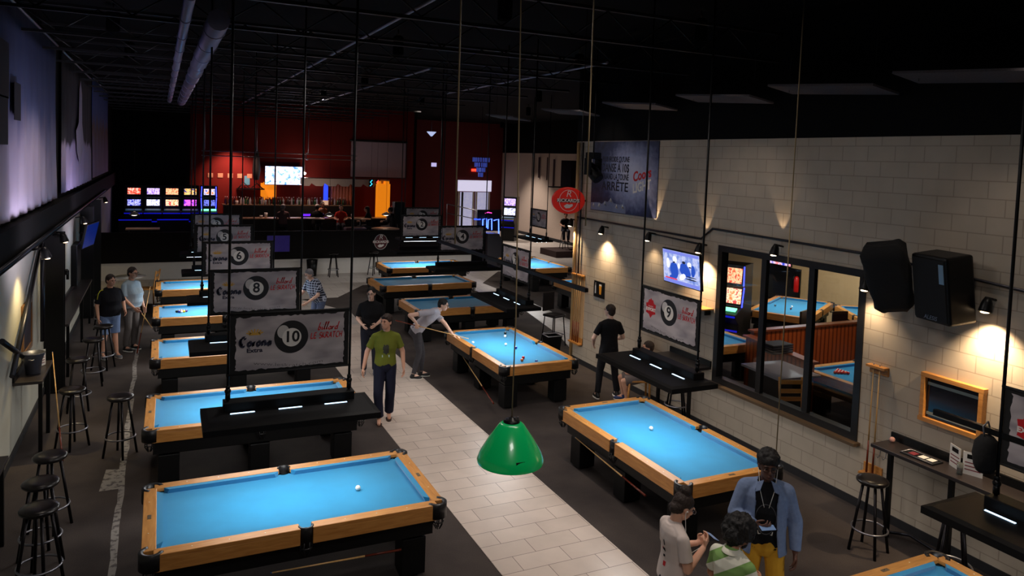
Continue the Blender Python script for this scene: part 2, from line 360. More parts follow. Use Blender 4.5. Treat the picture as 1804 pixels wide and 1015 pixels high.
def pool_table(label, loc, rz, cloth=M_cloth, mid=True, group='pool tables'):
    t = thing('pool_table', label, 'pool table', (loc[0], loc[1], 0), rz)
    hx, hy = TL/2, TW/2
    G().box((0, 0, TH-.082), (TL-.2, TW-.2, .05)).build('playing_bed', cloth, t)
    # six cushions, angled noses
    rw = .125
    def cush(x0, x1, y, s, alongx=True):
        g = G(); ins = .05; zt = TH-.004; zb = TH-.058
        o_ = y; n_ = y-s*.055
        sec = lambda p, q: ((p, q) if alongx else (q, p))
        a = [(x0, o_), (x1, o_), (x1-ins, n_), (x0+ins, n_)]
        a2 = [a[0], a[1], (a[2][0]+.02, a[2][1]+s*.022), (a[3][0]-.02, a[3][1]+s*.022)]; vs = [(*sec(p, q), zt) for p, q in a]+[(*sec(p, q), zb) for p, q in a2]
        g.add(vs, [(0, 1, 2, 3), (7, 6, 5, 4), (0, 4, 5, 1), (1, 5, 6, 2), (2, 6, 7, 3), (3, 7, 4, 0)])
        g.build('cushion', cloth, t)
    for s in (1, -1):
        cush(-hx+rw+.07, -.07, s*(hy-rw), s); cush(.07, hx-rw-.07, s*(hy-rw), s)
        cush(-hy+rw+.07, hy-rw-.07, s*(hx-rw), s, False)
    # wooden rails with aprons and sights
    def rail(x0, x1, y, s, alongx=True):
        g = G(); L_ = x1-x0; c = (x0+x1)/2
        if alongx: g.box((c, s*(hy-rw/2), TH-.02), (L_, rw, .04)); g.box((c, s*(hy-.02), TH-.1), (L_, .04, .13))
        else: g.box((s*(hx-rw/2), c, TH-.02), (rw, L_, .04)); g.box((s*(hx-.02), c, TH-.1), (.04, L_, .13))
        r = g.build('rail', M_oak if alongx else M_oak2, t, .006)
        g = G(); 
        for k in (1, 2, 3):
            q = x0+L_*k/4
            g.lathe([(.006, 0), (.006, .002)], (q, s*(hy-.055), TH) if alongx else (s*(hx-.055), q, TH), 8)
        g.build('sights', M_sight, r)
        if not alongx: G().box((s*(hx-.06), 0, TH+.001), (.035, .09, .002)).build('plate', M_plate, r)
    for s in (1, -1):
        rail(-hx+.1, -.06, 0, s); rail(.06, hx-.1, 0, s); rail(-hy+.1, hy-.1, 0, s, False)
    # pockets
    def pocket(x, y, corner):
        g = G(); ang = math.atan2(y, x if corner else 0); n = 14
        if corner:
            sx, sy = (1 if x > 0 else -1), (1 if y > 0 else -1); cx, cy = sx*(hx-.085), sy*(hy-.085); a0 = math.atan2(sy, sx)-math.radians(115); a1 = a0+math.radians(230); Ri, Ro = .068, .11
        else:
            sy = 1 if y > 0 else -1; cx, cy = 0, sy*(hy-.06); a0 = math.atan2(sy, 0)-math.radians(95); a1 = a0+math.radians(190); Ri, Ro = .052, .075
        ri = []; 
        for k in range(n+1):
            a = a0+(a1-a0)*k/n; c_, s_ = math.cos(a), math.sin(a)
            ri.append([V((cx+c_*Ri, cy+s_*Ri, TH-.13)), V((cx+c_*Ro, cy+s_*Ro, TH-.15)), V((cx+c_*Ro, cy+s_*Ro, TH+.002)), V((cx+c_*(Ro-.012), cy+s_*(Ro-.012), TH+.01)), V((cx+c_*Ri, cy+s_*Ri, TH+.004))])
        g.rings(ri)
        p = g.build('pocket', M_leather, t)
        g = G(); g.lathe([(.035, TH-.145), (Ri+.012, TH-.05)], (cx, cy, 0), 14, cap=False); g.lathe([(Ri-.004, TH-.0565), (Ri-.004, TH-.05)], (cx, cy, 0), 18)
        g.build('pocket_liner', M_blk, p)
        # ball cage hanging below
        g = G(); ox, oy = cx*1.01, cy+(.03*(1 if cy > 0 else -1))
        for k in range(6):
            a = PI*2*k/6; g.tube([(ox+.05*math.cos(a), oy+.05*math.sin(a), TH-.14), (ox+.055*math.cos(a), oy+.055*math.sin(a), TH-.22), (ox+.02*math.cos(a), oy+.02*math.sin(a), TH-.28)], .007, 5)
        g.torus((ox, oy, TH-.2), .055, .007, 14, 5); g.build('ball_cage', M_leather, p)
    for sx in (-1, 1):
        for sy in (-1, 1): pocket(sx, sy, True)
    for sy in (-1, 1): pocket(0, sy, False)
    g = G(); g.box((0, 0, TH-.22), (TL-.22, TW-.22, .27)); g.box((0, 0, TH-.37), (TL-.4, TW-.4, .05)); g.build('cabinet', M_tblack, t)
    for sx in ((-1, 0, 1) if mid else (-1, 1)):
        for sy in (-1, 1):
            g = G(); x, y = sx*(hx-.3), sy*(hy-.27)
            g.prism([(-.13, -.13), (.13, -.13), (.13, .13), (-.13, .13)], .03, TH-.39, Matrix.Translation((x, y, 0))); g.box((x, y, .015), (.16, .16, .03))
            g.build('leg', M_tblack, t, .01)
    t['group'] = group; return t
A = {}
def R(d): return math.radians(d)
tabs = [
 ('A1', 'nearest pool table in the left row with one white ball on its cloth', (1.31, 7.86), 0, M_cloth, False),
 ('A2', 'second pool table in the left row, under the number eight banner, empty cloth', (1.28, 11.07), R(-.7), M_cloth, True),
 ('A3', 'third pool table in the left row, under the number six banner', (1.32, 14.58), 0, M_cloth, True),
 ('A4', 'fourth pool table in the left row with balls racked on blue cloth', (1.32, 17.95), 0, M_cloth, True),
 ('A5', 'farthest pool table in the left row, in front of the white cafe table', (1.36, 21.4), 0, M_cloth, True),
 ('B2', 'pool table with one white ball, under the number nine banner', (6.14, 7.93), R(90.2), M_cloth, True),
 ('B1', 'pool table with scattered balls where a man is taking a shot', (6.2, 12.95), R(90.3), M_cloth, True),
 ('E', 'pool table cut off by the bottom right corner of the photo', (6.02, 3.02), R(90), M_cloth, True),
 ('C1', 'unlit pool table with dark cloth right behind the man taking a shot', (6.93, 17.3), R(.8), M_cloth, True),
 ('C2', 'unlit pool table with dark cloth, second behind the man taking a shot', (7.0, 20.66), R(.7), M_cloth, True),
 ('C3', 'lit pool table at the far centre in front of the dark half wall', (8.1, 23.8), 0, M_cloth, True),
 ('D1', 'far lit pool table beyond the corner of the block wall', (12.1, 23.4), R(90), M_cloth, True),
 ('D2', 'pool table mostly hidden behind the corner of the block wall', (11.68, 18.35), R(90), M_cloth, True),
]
for k, lb, loc, rz, cl, mid in tabs: A[k] = pool_table(lb, loc, rz, cl, mid)

# ------------------------------------------------------------------ balls
def ball_mat(n, c): return mat('ball_'+n, c, .12, noise_=.02)
BC = {'white': (236, 234, 226), 'black': (12, 12, 14), 'red': (190, 24, 24), 'blue': (20, 40, 130), 'orange': (220, 100, 30), 'yellow': (230, 180, 30), 'purple': (70, 30, 100), 'green': (10, 90, 50), 'maroon': (100, 20, 24)}
BR = .0286; BZ = TH-.057+BR
def ball(x, y, c, label, cat='ball', stripe=False, z=BZ, group=None):
    g = G().ell((0, 0, 0), BR, None, 18, 12); o = g.build('cue_ball' if c == 'white' else 'pool_ball', ball_mat(c, BC[c]), None, 0, (x, y, z))
    tag(o, label, cat, group)
    if stripe or c not in ('white',):
        s = G().ell((0, 0, BR*.62), (BR*.6, BR*.6, BR*.4), None, 12, 8); s.build('number_spot', ball_mat('white', BC['white']), o)
    return o
ball(1.99, 7.83, 'white', 'white cue ball on the nearest left table'); ball(6.2, 8.22, 'white', 'white cue ball on the table under the number nine banner')
for x, y, c, lb in ((5.66, 13.42, 'white', 'white cue ball in front of the bridge hand of the man taking a shot'), (6.62, 13.95, 'black', 'black ball near the far end of the table in play'), (6.51, 13.72, 'white', 'pale ball touching the black ball on the table in play'),
        (6.23, 13.09, 'white', 'pale ball at the middle of the table in play'), (6.31, 12.79, 'blue', 'dark blue ball at the middle of the table in play'), (6.13, 12.1, 'red', 'red ball, farther of the close pair at the near end of the table in play'),
        (6.03, 11.95, 'orange', 'orange ball, nearer of the close pair at the near end of the table in play'), (6.24, 11.78, 'blue', 'dark blue ball nearest the near rail of the table in play')):
    ball(x, y, c, lb)
bo = ball(6.79, 4.22, 'black', 'dark shiny ball at the corner pocket of the bottom right table')
cols = ['black', 'blue', 'maroon', 'white', 'red', 'orange', 'yellow', 'green', 'purple']
for k in range(9):
    r = [0, 1, 1, 2, 2, 2, 3, 3, 4][k]; c = [0, -.5, .5, -1, 0, 1, -.5, .5, 0][k]
    ball(.36+r*.05, 18.02+c*.0575, cols[k], 'coloured ball in the small racked cluster on the fourth left table', group='cluster of balls on the fourth left table')

# ------------------------------------------------------------------ table lights: black trays on two rods
M_lampblk = mat('fixture_black', (5, 5, 6), .6, spec=.2)
M_slot = mat('slot_glow', (190, 225, 255), .5, emit=2.6)
M_tube = mat('tube_glow', (235, 245, 255), .5, emit=6)
def table_light(label, loc, rz, on=True, z=1.72):
    t = thing('table_light', label, 'lamp', (loc[0], loc[1], 0), rz, 'black table lights hung over the pool tables')
    g = G(); hw, hd = .875, .36
    # tray: rim and slotted top
    def ring(h, x, y): return [V((-x, -y, h)), V((x, -y, h)), V((x, y, h)), V((-x, y, h))]
    g.rings([ring(z-.06, hw, hd), ring(z, hw, hd), ring(z+.015, hw-.06, hd-.05), ], smooth=False)
    g.build('tray', M_lampblk, t)
    G().box((.02, .2, z+.055), (1.36, .17, .1)).build('ballast_box', M_lampblk, t, .008)
    for x in (-.48, 0, .48):
        G().box((x, .04, z+.017), (.24, .02, .006)).build('vent_slot', M_slot if on else M_blk, t)
    for s in (-1, 1):
        g = G(); x = .02+s*.635; y = .2
        g.tube([(x, y, z+.02), (x, y, CEIL+.3)], .014, 8); g.tube([(x, y, z+.12), (x, y, z+.2)], .026, 8); g.ell((x, y, z+.21), .034, None, 10, 6); g.tube([(x, y, z+.24), (x, y, z+.27)], .024, 8)
        g.build('rod', M_blk, t)
    if on:
        g = G()
        for y in (-.18, 0, .18): g.tube([(-.72, y, z-.075), (.72, y, z-.075)], .013, 6)
        g.build('tube_lamp', M_tube, t)
    return t
LIT = {'A1': 1, 'A2': 1, 'A3': 1, 'A4': 1, 'A5': 1, 'B2': 1, 'B1': 1, 'E': 1, 'C3': 1, 'D1': 1, 'D2': 1}
LE = {'A1': 24, 'A2': 36, 'A3': 46, 'A4': 60, 'A5': 60, 'B1': 34, 'B2': 27, 'E': 16, 'C3': 56, 'D1': 44, 'D2': 36}
bnames = {'A1': 'under the number ten banner', 'A2': 'under the number eight banner', 'A3': 'under the number six banner', 'A4': 'under the number five banner', 'A5': 'under the number three banner', 'B2': 'under the number nine banner',
  'B1': 'under the number seven banner seen edge on', 'E': 'cut off by the right edge over the bottom right table', 'C1': 'unlit under the number four banner', 'C2': 'unlit under the number two banner', 'C3': 'behind the number two banner', 'D1': 'over the far table beyond the wall corner', 'D2': 'over the half hidden table beyond the wall corner'}
LOC = {'A1': (1.27, 7.9), 'A2': (1.25, 10.98), 'A3': (1.33, 14.5), 'A4': (1.32, 17.8), 'A5': (1.36, 21.0), 'B2': (6.02, 8.0), 'B1': (6.1, 12.95), 'E': (6.05, 3.0), 'C1': (6.93, 17.2), 'C2': (6.97, 20.56), 'C3': (8.05, 23.7), 'D1': (12.0, 23.3), 'D2': (11.6, 18.3)}
for k, (x, y) in LOC.items():
    side = k in ('B1', 'B2', 'E', 'D1', 'D2'); rz = R(-90) if side else R(-.5)
    table_light('black table light tray ' + bnames[k], (x, y), rz, k in LIT)
    if k in LIT:
        a = lamp('table_light_beam', 'AREA', (x, y, 1.72-.1), LE[k], (1, .98, .95), (x, y, 0), 1.45, size_y=.5)
        a.rotation_euler = (0, 0, rz)

# ------------------------------------------------------------------ hand lettered strokes
def arc(cx, cy, rx, ry, a0, a1, n=10): return [(cx+rx*math.cos(math.radians(a0+(a1-a0)*k/n)), cy+ry*math.sin(math.radians(a0+(a1-a0)*k/n))) for k in range(n+1)]
GL = {
 'A': (.62, [[(0, 0), (.36, 1), (.55, 0)], [(.1, .34), (.52, .38)]]), 'C': (.6, [arc(.38, .5, .34, .5, 60, 300)]), 'E': (.5, [[(.5, 1), (.04, .97), (0, 0), (.48, .04)], [(.02, .5), (.4, .54)]]),
 'H': (.6, [[(.05, 1), (0, 0)], [(.52, 1.02), (.48, 0)], [(0, .48), (.52, .52)]]), 'K': (.55, [[(.04, 1), (0, 0)], [(.52, 1), (.03, .45), (.55, 0)]]), 'L': (.48, [[(.05, 1), (0, 0), (.46, .05)]]),
 'R': (.55, [[(0, 0), (.05, 1)]+arc(.14, .74, .34, .25, 80, -90, 7)+[(.55, 0)]]), 'S': (.5, [arc(.28, .74, .22, .25, 40, 250, 8)+arc(.26, .25, .24, .26, 80, -150, 8)]), 'T': (.55, [[(0, .97), (.58, 1.03)], [(.3, 1), (.25, 0)]]), ' ': (.3, []),
 'b': (.42, [[(.1, 1.1), (.02, .1)]+arc(.18, .22, .17, .22, 200, 500, 9)]), 'i': (.2, [[(.04, .45), (.06, .03), (.2, .1)], [(.1, .72), (.11, .78)]]), 'l': (.24, [[(.0, .1), (.2, 1.1), (.1, 1.15), (.08, .05), (.22, .1)]]),
 'a': (.42, [arc(.2, .22, .17, .22, 30, 330, 9), [(.38, .45), (.36, .04), (.45, .06)]]), 'r': (.32, [[(.04, .45), (.05, 0), (.1, .34), (.3, .42)]]), 'd': (.44, [arc(.2, .22, .17, .22, 30, 330, 9), [(.42, 1.12), (.36, .04), (.48, .06)]]),
 'G': (.85, [arc(.5, .5, .44, .5, 70, 290, 12), arc(.4, .52, .22, .34, 90, 270, 8), [(.75, .95), (.62, .72)]]), 'o': (.5, [arc(.24, .25, .2, .26, 0, 360, 10)]), 'n': (.55, [[(.06, .5), (.06, 0)], [(.06, .42), (.26, .52), (.42, .4), (.42, .0)]]), 'q': (.42, [[(.06, .5), (.06, 0)], [(.06, .4), (.34, .52)]]),
}
def write(text, h, nib=.08, slant=.2, nang=45, sp=.1):
    """list of quads for a word written with a broad pen, starting at x=0"""
    x = 0; out = []; nx, ny = nib*math.cos(math.radians(nang)), nib*math.sin(math.radians(nang))
    for ch in text:
        w_, strokes = GL[ch]
        for st in strokes:
            p = [((x+a+b*slant)*h, b*h) for a, b in st]
            for (a, b), (c, d) in zip(p, p[1:]):
                dx, dy = c-a, d-b; l = math.hypot(dx, dy) or 1; ex, ey = -dy/l*nib*h*.35, dx/l*nib*h*.35
                ux, uy = nx*h/2+0, ny*h/2
                if (ux*ex+uy*ey) < 0: ux, uy = -ux, -uy
                ux += ex; uy += ey
                out.append([(a-ux, b-uy), (c-ux, d-uy), (c+ux, d+uy), (a+ux, b+uy)])
        x += w_+sp
    return out, x*h
def put_quads(g, quads, x0, z0, y, dep=.0008, xs=1):
    for q in quads:
        vs = [(x0+a*xs, y, z0+b) for a, b in q]+[(x0+a*xs, y-dep, z0+b) for a, b in q]
        ar = sum(q[i][0]*q[(i+1) % 4][1]-q[(i+1) % 4][0]*q[i][1] for i in range(4))
        f = [(4, 5, 6, 7), (3, 2, 1, 0)] if ar > 0 else [(7, 6, 5, 4), (0, 1, 2, 3)]
        g.add(vs, f+[(0, 1, 5, 4), (1, 2, 6, 5), (2, 3, 7, 6), (3, 0, 4, 7)])
    return g

# ------------------------------------------------------------------ numbered banners
def banner_print():
    m, nt, b = nodes_mat('banner_print')
    tc = nt.nodes.new('ShaderNodeTexCoord'); mp = nt.nodes.new('ShaderNodeMapping'); mp.inputs['Scale'].default_value = (1, 1, 3.2); mp.inputs['Rotation'].default_value = (0, R(24), 0)
    nz = nt.nodes.new('ShaderNodeTexNoise'); nz.inputs['Scale'].default_value = 1.7; nz.inputs['Detail'].default_value = 2; nz.inputs['Distortion'].default_value = .4
    nt.links.new(tc.outputs['Object'], mp.inputs[0]); nt.links.new(mp.outputs[0], nz.inputs['Vector'])
    r = ramp(nt, nz.outputs['Fac'], [(.3, (132, 126, 132)), (.5, (172, 164, 168)), (.66, (196, 188, 190))]); nt.links.new(r.outputs[0], b.inputs['Base Color']); b.inputs['Roughness'].default_value = .5
    return m
M_print = banner_print()
M_bcloth = mat('banner_black', (13, 13, 15), .8); M_ballblk = mat('print_black', (26, 26, 30), .5); M_ballwh = mat('print_white', (226, 222, 216), .5); M_shine = mat('print_shine', (196, 192, 190), .5)
M_redink = mat('print_red', (196, 34, 38), .5); M_navy = mat('print_navy', (34, 36, 58), .5); M_gold = mat('print_gold', (206, 160, 70), .5); M_ink = mat('print_ink', (70, 66, 70), .5); M_badge = mat('print_badge', (190, 20, 32), .5)
def disc(cx, cz, rx, rz_, y, n=40, d=.0008):
    g = G(); vs = [(cx+rx*math.cos(2*PI*k/n), y, cz+rz_*math.sin(2*PI*k/n)) for k in range(n)]; v2 = [(a, b-d, c) for a, b, c in vs]
    g.add(vs+v2, [tuple(range(n, 2*n)), tuple(reversed(range(n)))]+[(k, (k+1) % n, (k+1) % n+n, k+n) for k in range(n)]); return g
def banner(num, brand, label, loc, rz, seed=0, z=2.42):
    rnd = random.Random(seed); W2, H2 = .62, .33
    t = thing('numbered_banner', label, 'banner', (loc[0], loc[1], z), rz, 'numbered banners above the pool tables')
    g = G(); g.box((0, .004, 0), (2*W2, .006, 2*H2)); g.tube([(-W2-.03, .004, H2-.01), (W2+.03, .004, H2-.01)], .012, 6); g.tube([(-W2-.03, .004, -H2+.01), (W2+.03, .004, -H2+.01)], .012, 6); g.build('backing_cloth', M_bcloth, t)
    P = []; a, b = W2-.055, H2-.05
    def jag(x0, z0, x1, z1, n):
        for k in range(n):
            f = k/n; P.append((x0+(x1-x0)*f+rnd.uniform(-.009, .009), z0+(z1-z0)*f+rnd.uniform(-.009, .009)))
    jag(-a, -b, a, -b, 34); jag(a, -b, a, b, 24); jag(a, b, -a, b, 34); jag(-a, b, -a, -b, 24)
    G().prism([(x, zz) for x, zz in P], 0, .001, Matrix.Rotation(PI/2, 4, 'X')).build('print_panel', M_print, t)
    bx = 0; bz = .045; r = .178
    if num: 
        disc(bx, bz, r, r, -.0013).build('ball_emblem', M_ballblk, t)
        disc(bx-.085, bz+.06, .062, .072, -.0022).build('highlight', M_shine, t)
        disc(bx+.005, bz-.005, .1, .1, -.0031).build('number_disc', M_ballwh, t)
        text_geo(num, .2 if len(num) == 1 else .165, XZ(bx+.005, -.0045, bz-.002), .0006, bold=.004).build('number', M_ballblk, t)
    q, wd = write('billard', .075, .12, .25); g = G(); put_quads(g, q, .28, .1, -.0016, xs=.22/wd)
    q, wd = write('LE SKRATCH', .062, .13, .15, sp=.16); put_quads(g, q, .205, .01, -.0016, xs=.345/wd); g.build('red_lettering', M_redink, t)
    if brand == 'corona':
        q, wd = write('Gorona', .1, .2, 0, 40, .12); g = G(); put_quads(g, q, -.53, -.03, -.0016, xs=.33/wd); g.build('brand_lettering', M_navy, t)
        text_geo('Extra', .06, XZ(-.375, -.0022, -.075), .0006, xs=1.25, bold=.002).build('small_lettering', M_navy, t)
        g = G(); 
        for k in range(7): a_ = R(20+k*23); g.prism([(-.008, 0), (.008, 0), (.006, .04), (-.006, .04)], 0, .0006, XZ(-.375-.05*math.cos(a_), -.0016, .095+.02*math.sin(a_)) @ Matrix.Rotation(a_-PI/2, 4, 'Z').inverted())
        g.prism([(-.06, -.012), (.06, -.012), (.05, .014), (-.05, .014)], 0, .0006, XZ(-.375, -.0016, .1)); g.build('crown_emblem', M_gold, t)
    elif brand == 'export':
        P = [(-.1, -.02), (-.115, .06), (-.07, .07), (-.045, .12), (-.02, .115), (0, .145), (.02, .115), (.045, .12), (.07, .07), (.115, .06), (.1, -.02), (.11, -.07), (.04, -.09), (0, -.14), (-.04, -.09), (-.11, -.07)]
        G().prism(P, 0, .0006, XZ(-.4, -.0016, .03)).build('brand_emblem', M_badge, t)
        text_geo('EXPORT', .062, XZ(-.4, -.0032, .01), .0006, xs=.95, bold=.003).build('brand_lettering', M_ballwh, t)
        text_geo('MOLSON', .026, XZ(-.4, -.0032, .055), .0006).build('small_lettering', M_ballwh, t)
    # web address along the wavy lower edge
    M_ = XZ(-.02, -.0018, -.235); g = text_geo('www.leskratch.com', .052, Matrix.Identity(4), .0005, xs=1.75, bold=-.001)
    g.v = [tuple(M_ @ V((x, y+.03*math.cos(x*5+2.6), zz))) for x, y, zz in g.v]; g.build('web_lettering', M_ink, t)
    return t
banner('10', 'corona', 'banner with the number ten ball over the nearest left table', (1.29, 8.09), 0, 1)
banner('8', 'corona', 'banner with the number eight ball over the second left table', (1.27, 11.17), 0, 2)
banner('6', 'corona', 'banner with the number six ball over the third left table', (1.35, 14.69), 0, 3)
banner('5', 'corona', 'banner with the number five ball over the fourth left table', (1.34, 17.99), 0, 4)
banner('3', 'corona', 'banner with the number three ball over the farthest left table', (1.38, 21.2), 0, 5)
banner('4', 'corona', 'banner with the number four ball over the nearer unlit table', (6.95, 17.39), 0, 6)
banner('2', 'corona', 'banner with the number two ball left of the number four banner', (6.99, 20.75), 0, 7)
banner('1', 'corona', 'banner half hidden behind the number two banner', (8.07, 23.9), 0, 8)
banner('9', 'export', 'banner with the number nine ball and a red badge in front of the block wall', (6.22, 7.98), R(-90), 9)
banner('7', 'corona', 'banner seen at a slant over the table in play', (6.3, 12.93), R(-90), 10, 2.43)
banner('11', 'export', 'banner cut off by the right edge of the photo', (6.25, 2.98), R(-90), 11)
banner('12', 'corona', 'small distant banner beyond the wall corner', (12.2, 23.28), R(-90), 12)
# ------------------------------------------------------------------ things on the right wall
def spot_head(label, y, z, up=0, down=0, cast=None, x=RX):
    s = 1 if x > 0 else -1; t = thing('wall_spotlight', label, 'lamp', (x, y, z), 0, 'spotlights along the walls')
    G().tube([(0, 0, 0), (-.1*s, 0, .02), (-.13*s, 0, -.02)], .015, 6).build('arm', M_blk, t)
    g = G(); d = V((-.25*s, .0, -.97)).normalized(); p = V((-.14*s, 0, .04))
    g.tube([p, p+d*.06, p+d*.15, p+d*.17], [.03, .055, .07, .07], 12); g.build('head', M_blk, t)
    G().ell(p+d*.172, (.045, .045, .012)).build('bulb', mat('spot_bulb', (255, 216, 170), .4, emit=8), t)
    a = V((x-.2*s, y, z-.2))
    if down: lamp('wall_spot_beam', 'SPOT', a, down, (1, .74, .46) if s > 0 else (1, .76, .36), cast or (x-.02*s, y-.03, z-1.1), .03, 112, 1)
    if up: lamp('wall_spot_uplight', 'SPOT', (x-.1*s, y+.02, z+.1), up, (1, .72, .45), (x+.0*s, y+.05, z+1.0), .01, 50, .5)
    return t
for y, z, up, dn, lb in ((12.94, 3.12, 0, 90, 'wall spotlight under the beer poster, left end'), (11.32, 3.16, 34, 14, 'wall spotlight at the lower right corner of the poster, shining up'), (9.87, 3.12, 10, 140, 'wall spotlight at the top left corner of the window'),
      (8.17, 3.3, 8, 0, 'wall spotlight above the middle of the window'), (6.58, 3.05, 0, 30, 'wall spotlight half hidden by the covered loudspeaker'), (5.03, 3.08, 0, 170, 'wall spotlight right of the loudspeakers'), (14.22, 3.16, 0, 70, 'wall spotlight at the far corner of the block wall')):
    spot_head(lb, y, z, up, dn)
o = G().tube([(RX-.02, 14.3, 3.24), (RX-.02, 10.0, 3.22), (RX-.02, 9.72, 3.42), (RX-.02, 6.6, 3.38), (RX-.02, 3.0, 3.1)], .018, 7).build('wall_conduit', M_dsteel); tag(o, 'upper grey conduit running along the block wall over the window', 'conduit')
o = G().tube([(RX-.02, 11.5, 3.16), (RX-.02, 5.1, 3.06)][:1]+[(RX-.02, 9.9, 3.12)], .014, 6).build('wall_conduit', M_dsteel); tag(o, 'lower grey conduit between the poster and the window', 'conduit')
o = G().tube([(RX-.04, 14.22, .1), (RX-.04, 14.22, 4.9)], .035, 10).build('wall_pipe', mat('orange_lit_pipe', (196, 160, 110), .5)); tag(o, 'pipe with orange light in its tan colour up the far corner of the block wall', 'pipe')  # orange light on the pipe put into its tan colour
o = G().tube([(RX-.04, 14.02, 2.0), (RX-.04, 14.02, 4.9)], .02, 8).build('wall_pipe', M_dsteel); tag(o, 'thin grey pipe beside the tan pipe at the wall corner', 'pipe')
# poster
t = thing('wall_poster', 'large dark blue poster with French text and snowy mountains on the block wall', 'poster', (RX-.012, 12.48, 4.18), R(-90))
PW, PH = 2.34, 1.46
def poster_mat():
    m, nt, b = nodes_mat('poster_print'); tc = nt.nodes.new('ShaderNodeTexCoord')
    mp = nt.nodes.new('ShaderNodeMapping'); mp.inputs['Location'].default_value = (-.25, 0, -.05); mp.inputs['Scale'].default_value = (.75, 1, 1.05)
    gr = nt.nodes.new('ShaderNodeTexGradient'); gr.gradient_type = 'SPHERICAL'; nz = nt.nodes.new('ShaderNodeTexNoise'); nz.inputs['Scale'].default_value = 9; nz.inputs['Detail'].default_value = 6
    nt.links.new(tc.outputs['Object'], mp.inputs[0]); nt.links.new(mp.outputs[0], gr.inputs[0]); nt.links.new(tc.outputs['Object'], nz.inputs['Vector'])
    ad = nt.nodes.new('ShaderNodeMath'); ad.operation = 'MULTIPLY_ADD'; ad.inputs[1].default_value = .35; nt.links.new(nz.outputs['Fac'], ad.inputs[0]); nt.links.new(gr.outputs['Fac'], ad.inputs[2])
    r = ramp(nt, ad.outputs[0], [(.12, (16, 20, 40)), (.4, (52, 60, 96)), (.75, (150, 156, 190)), (1, (190, 192, 214))]); nt.links.new(r.outputs[0], b.inputs['Base Color']); b.inputs['Roughness'].default_value = .5; return m
G().box((0, 0, 0), (PW, .012, PH)).build('poster_sheet', poster_mat(), t)
Mpt = mat('poster_ink', (20, 22, 40), .5)
for s_, h, zz in (('PLUS FROIDE QU\'UNE', .15, .36), ('DANSE À 10$', .24, .18), ('QUAND LA TOUNE', .17, -.0), ('ARRÊTE', .26, -.2)):
    g = text_geo(s_, h, Matrix.Identity(4), .001, bold=.003); xs_ = [v[0] for v in g.v]; k = .98/(max(xs_)-min(xs_)); M_ = XZ(-.27, -.008, zz)
    g.v = [tuple(M_ @ V((x*k, y, z_))) for x, y, z_ in g.v]; g.build('lettering', Mpt, t)
text_geo('Coors', .26, XZ(.66, -.009, .07) @ Matrix.Rotation(.2, 4, 'Z'), .001, xs=.9, shear=.2, bold=.008).build('brand_lettering', M_redink, t)
text_geo('LIGHT', .25, XZ(.66, -.009, -.16) @ Matrix.Rotation(.2, 4, 'Z'), .001, xs=.85, shear=.2, bold=.008).build('brand_lettering', M_ballwh, t)
rnd = random.Random(4); xs_ = [-PW/2+.01+k*.11 for k in range(13)]; P = [(x, -PH/2+.14+rnd.uniform(0, .2)*(1 if k % 2 else .35)) for k, x in enumerate(xs_)]
G().prism([(xs_[0], -PH/2+.01), (xs_[-1], -PH/2+.01)]+P[::-1], 0, .001, XZ(0, -.007, 0)).build('mountains', mat('poster_mountain', (120, 128, 156), .6), t)
g = G()
for (x, zz) in P[1::2]: g.prism([(x-.05, zz-.09), (x-.02, zz-.06), (x, zz-.1), (x+.03, zz-.05), (x+.055, zz-.1), (x, zz)], 0, .001, XZ(0, -.0085, 0))
g.build('snow_caps', M_ballwh, t)
g = G()
for x in (-.95, -.35, .25, .85): g.cyl((x, .0, PH/2+.02), (x, -.02, PH/2+.02), .012)
# television
scr_tv = screen_mat('hockey_picture', [(.3, (90, 120, 210)), (.45, (150, 170, 235)), (.55, (205, 212, 250)), (.7, (170, 180, 240))], 9, 1.0, 3)
def television(label, loc, rz, w_, h_, scr, tilt=0, group=None, arm=True):
    t = thing('television', label, 'television', loc, rz, group); t.rotation_euler = (tilt, 0, rz)
    G().box((0, .02, 0), (w_, .05, h_)).build('casing', M_blk, t, .006)
    G().box((0, -.008, 0), (w_-.04, .004, h_-.04)).build('screen', scr, t)
    if arm: g = G(); g.box((0, .06, 0), (.3, .04, .2)); g.tube([(0, .07, 0), (0, .24, .0)], .025, 6); g.build('wall_bracket', M_dsteel, t)
    return t
tvh = television('wall television showing a hockey game left of the window', (8.15, 10.17, 2.68), R(-94), 1.12, .62, scr_tv, R(6))
def glow(n, c, e=1.0): return mat('tv_'+n, c, .5, emit=e)
def blob(x, z, a, b_, th=0, n=12, rnd=random.Random(5)): return [(x+(a*math.cos(t)*math.cos(th)-b_*math.sin(t)*math.sin(th))*(1+rnd.uniform(-.12, .12)), z+(a*math.cos(t)*math.sin(th)+b_*math.sin(t)*math.cos(th))*(1+rnd.uniform(-.12, .12))) for t in [2*PI*k/n for k in range(n)]]
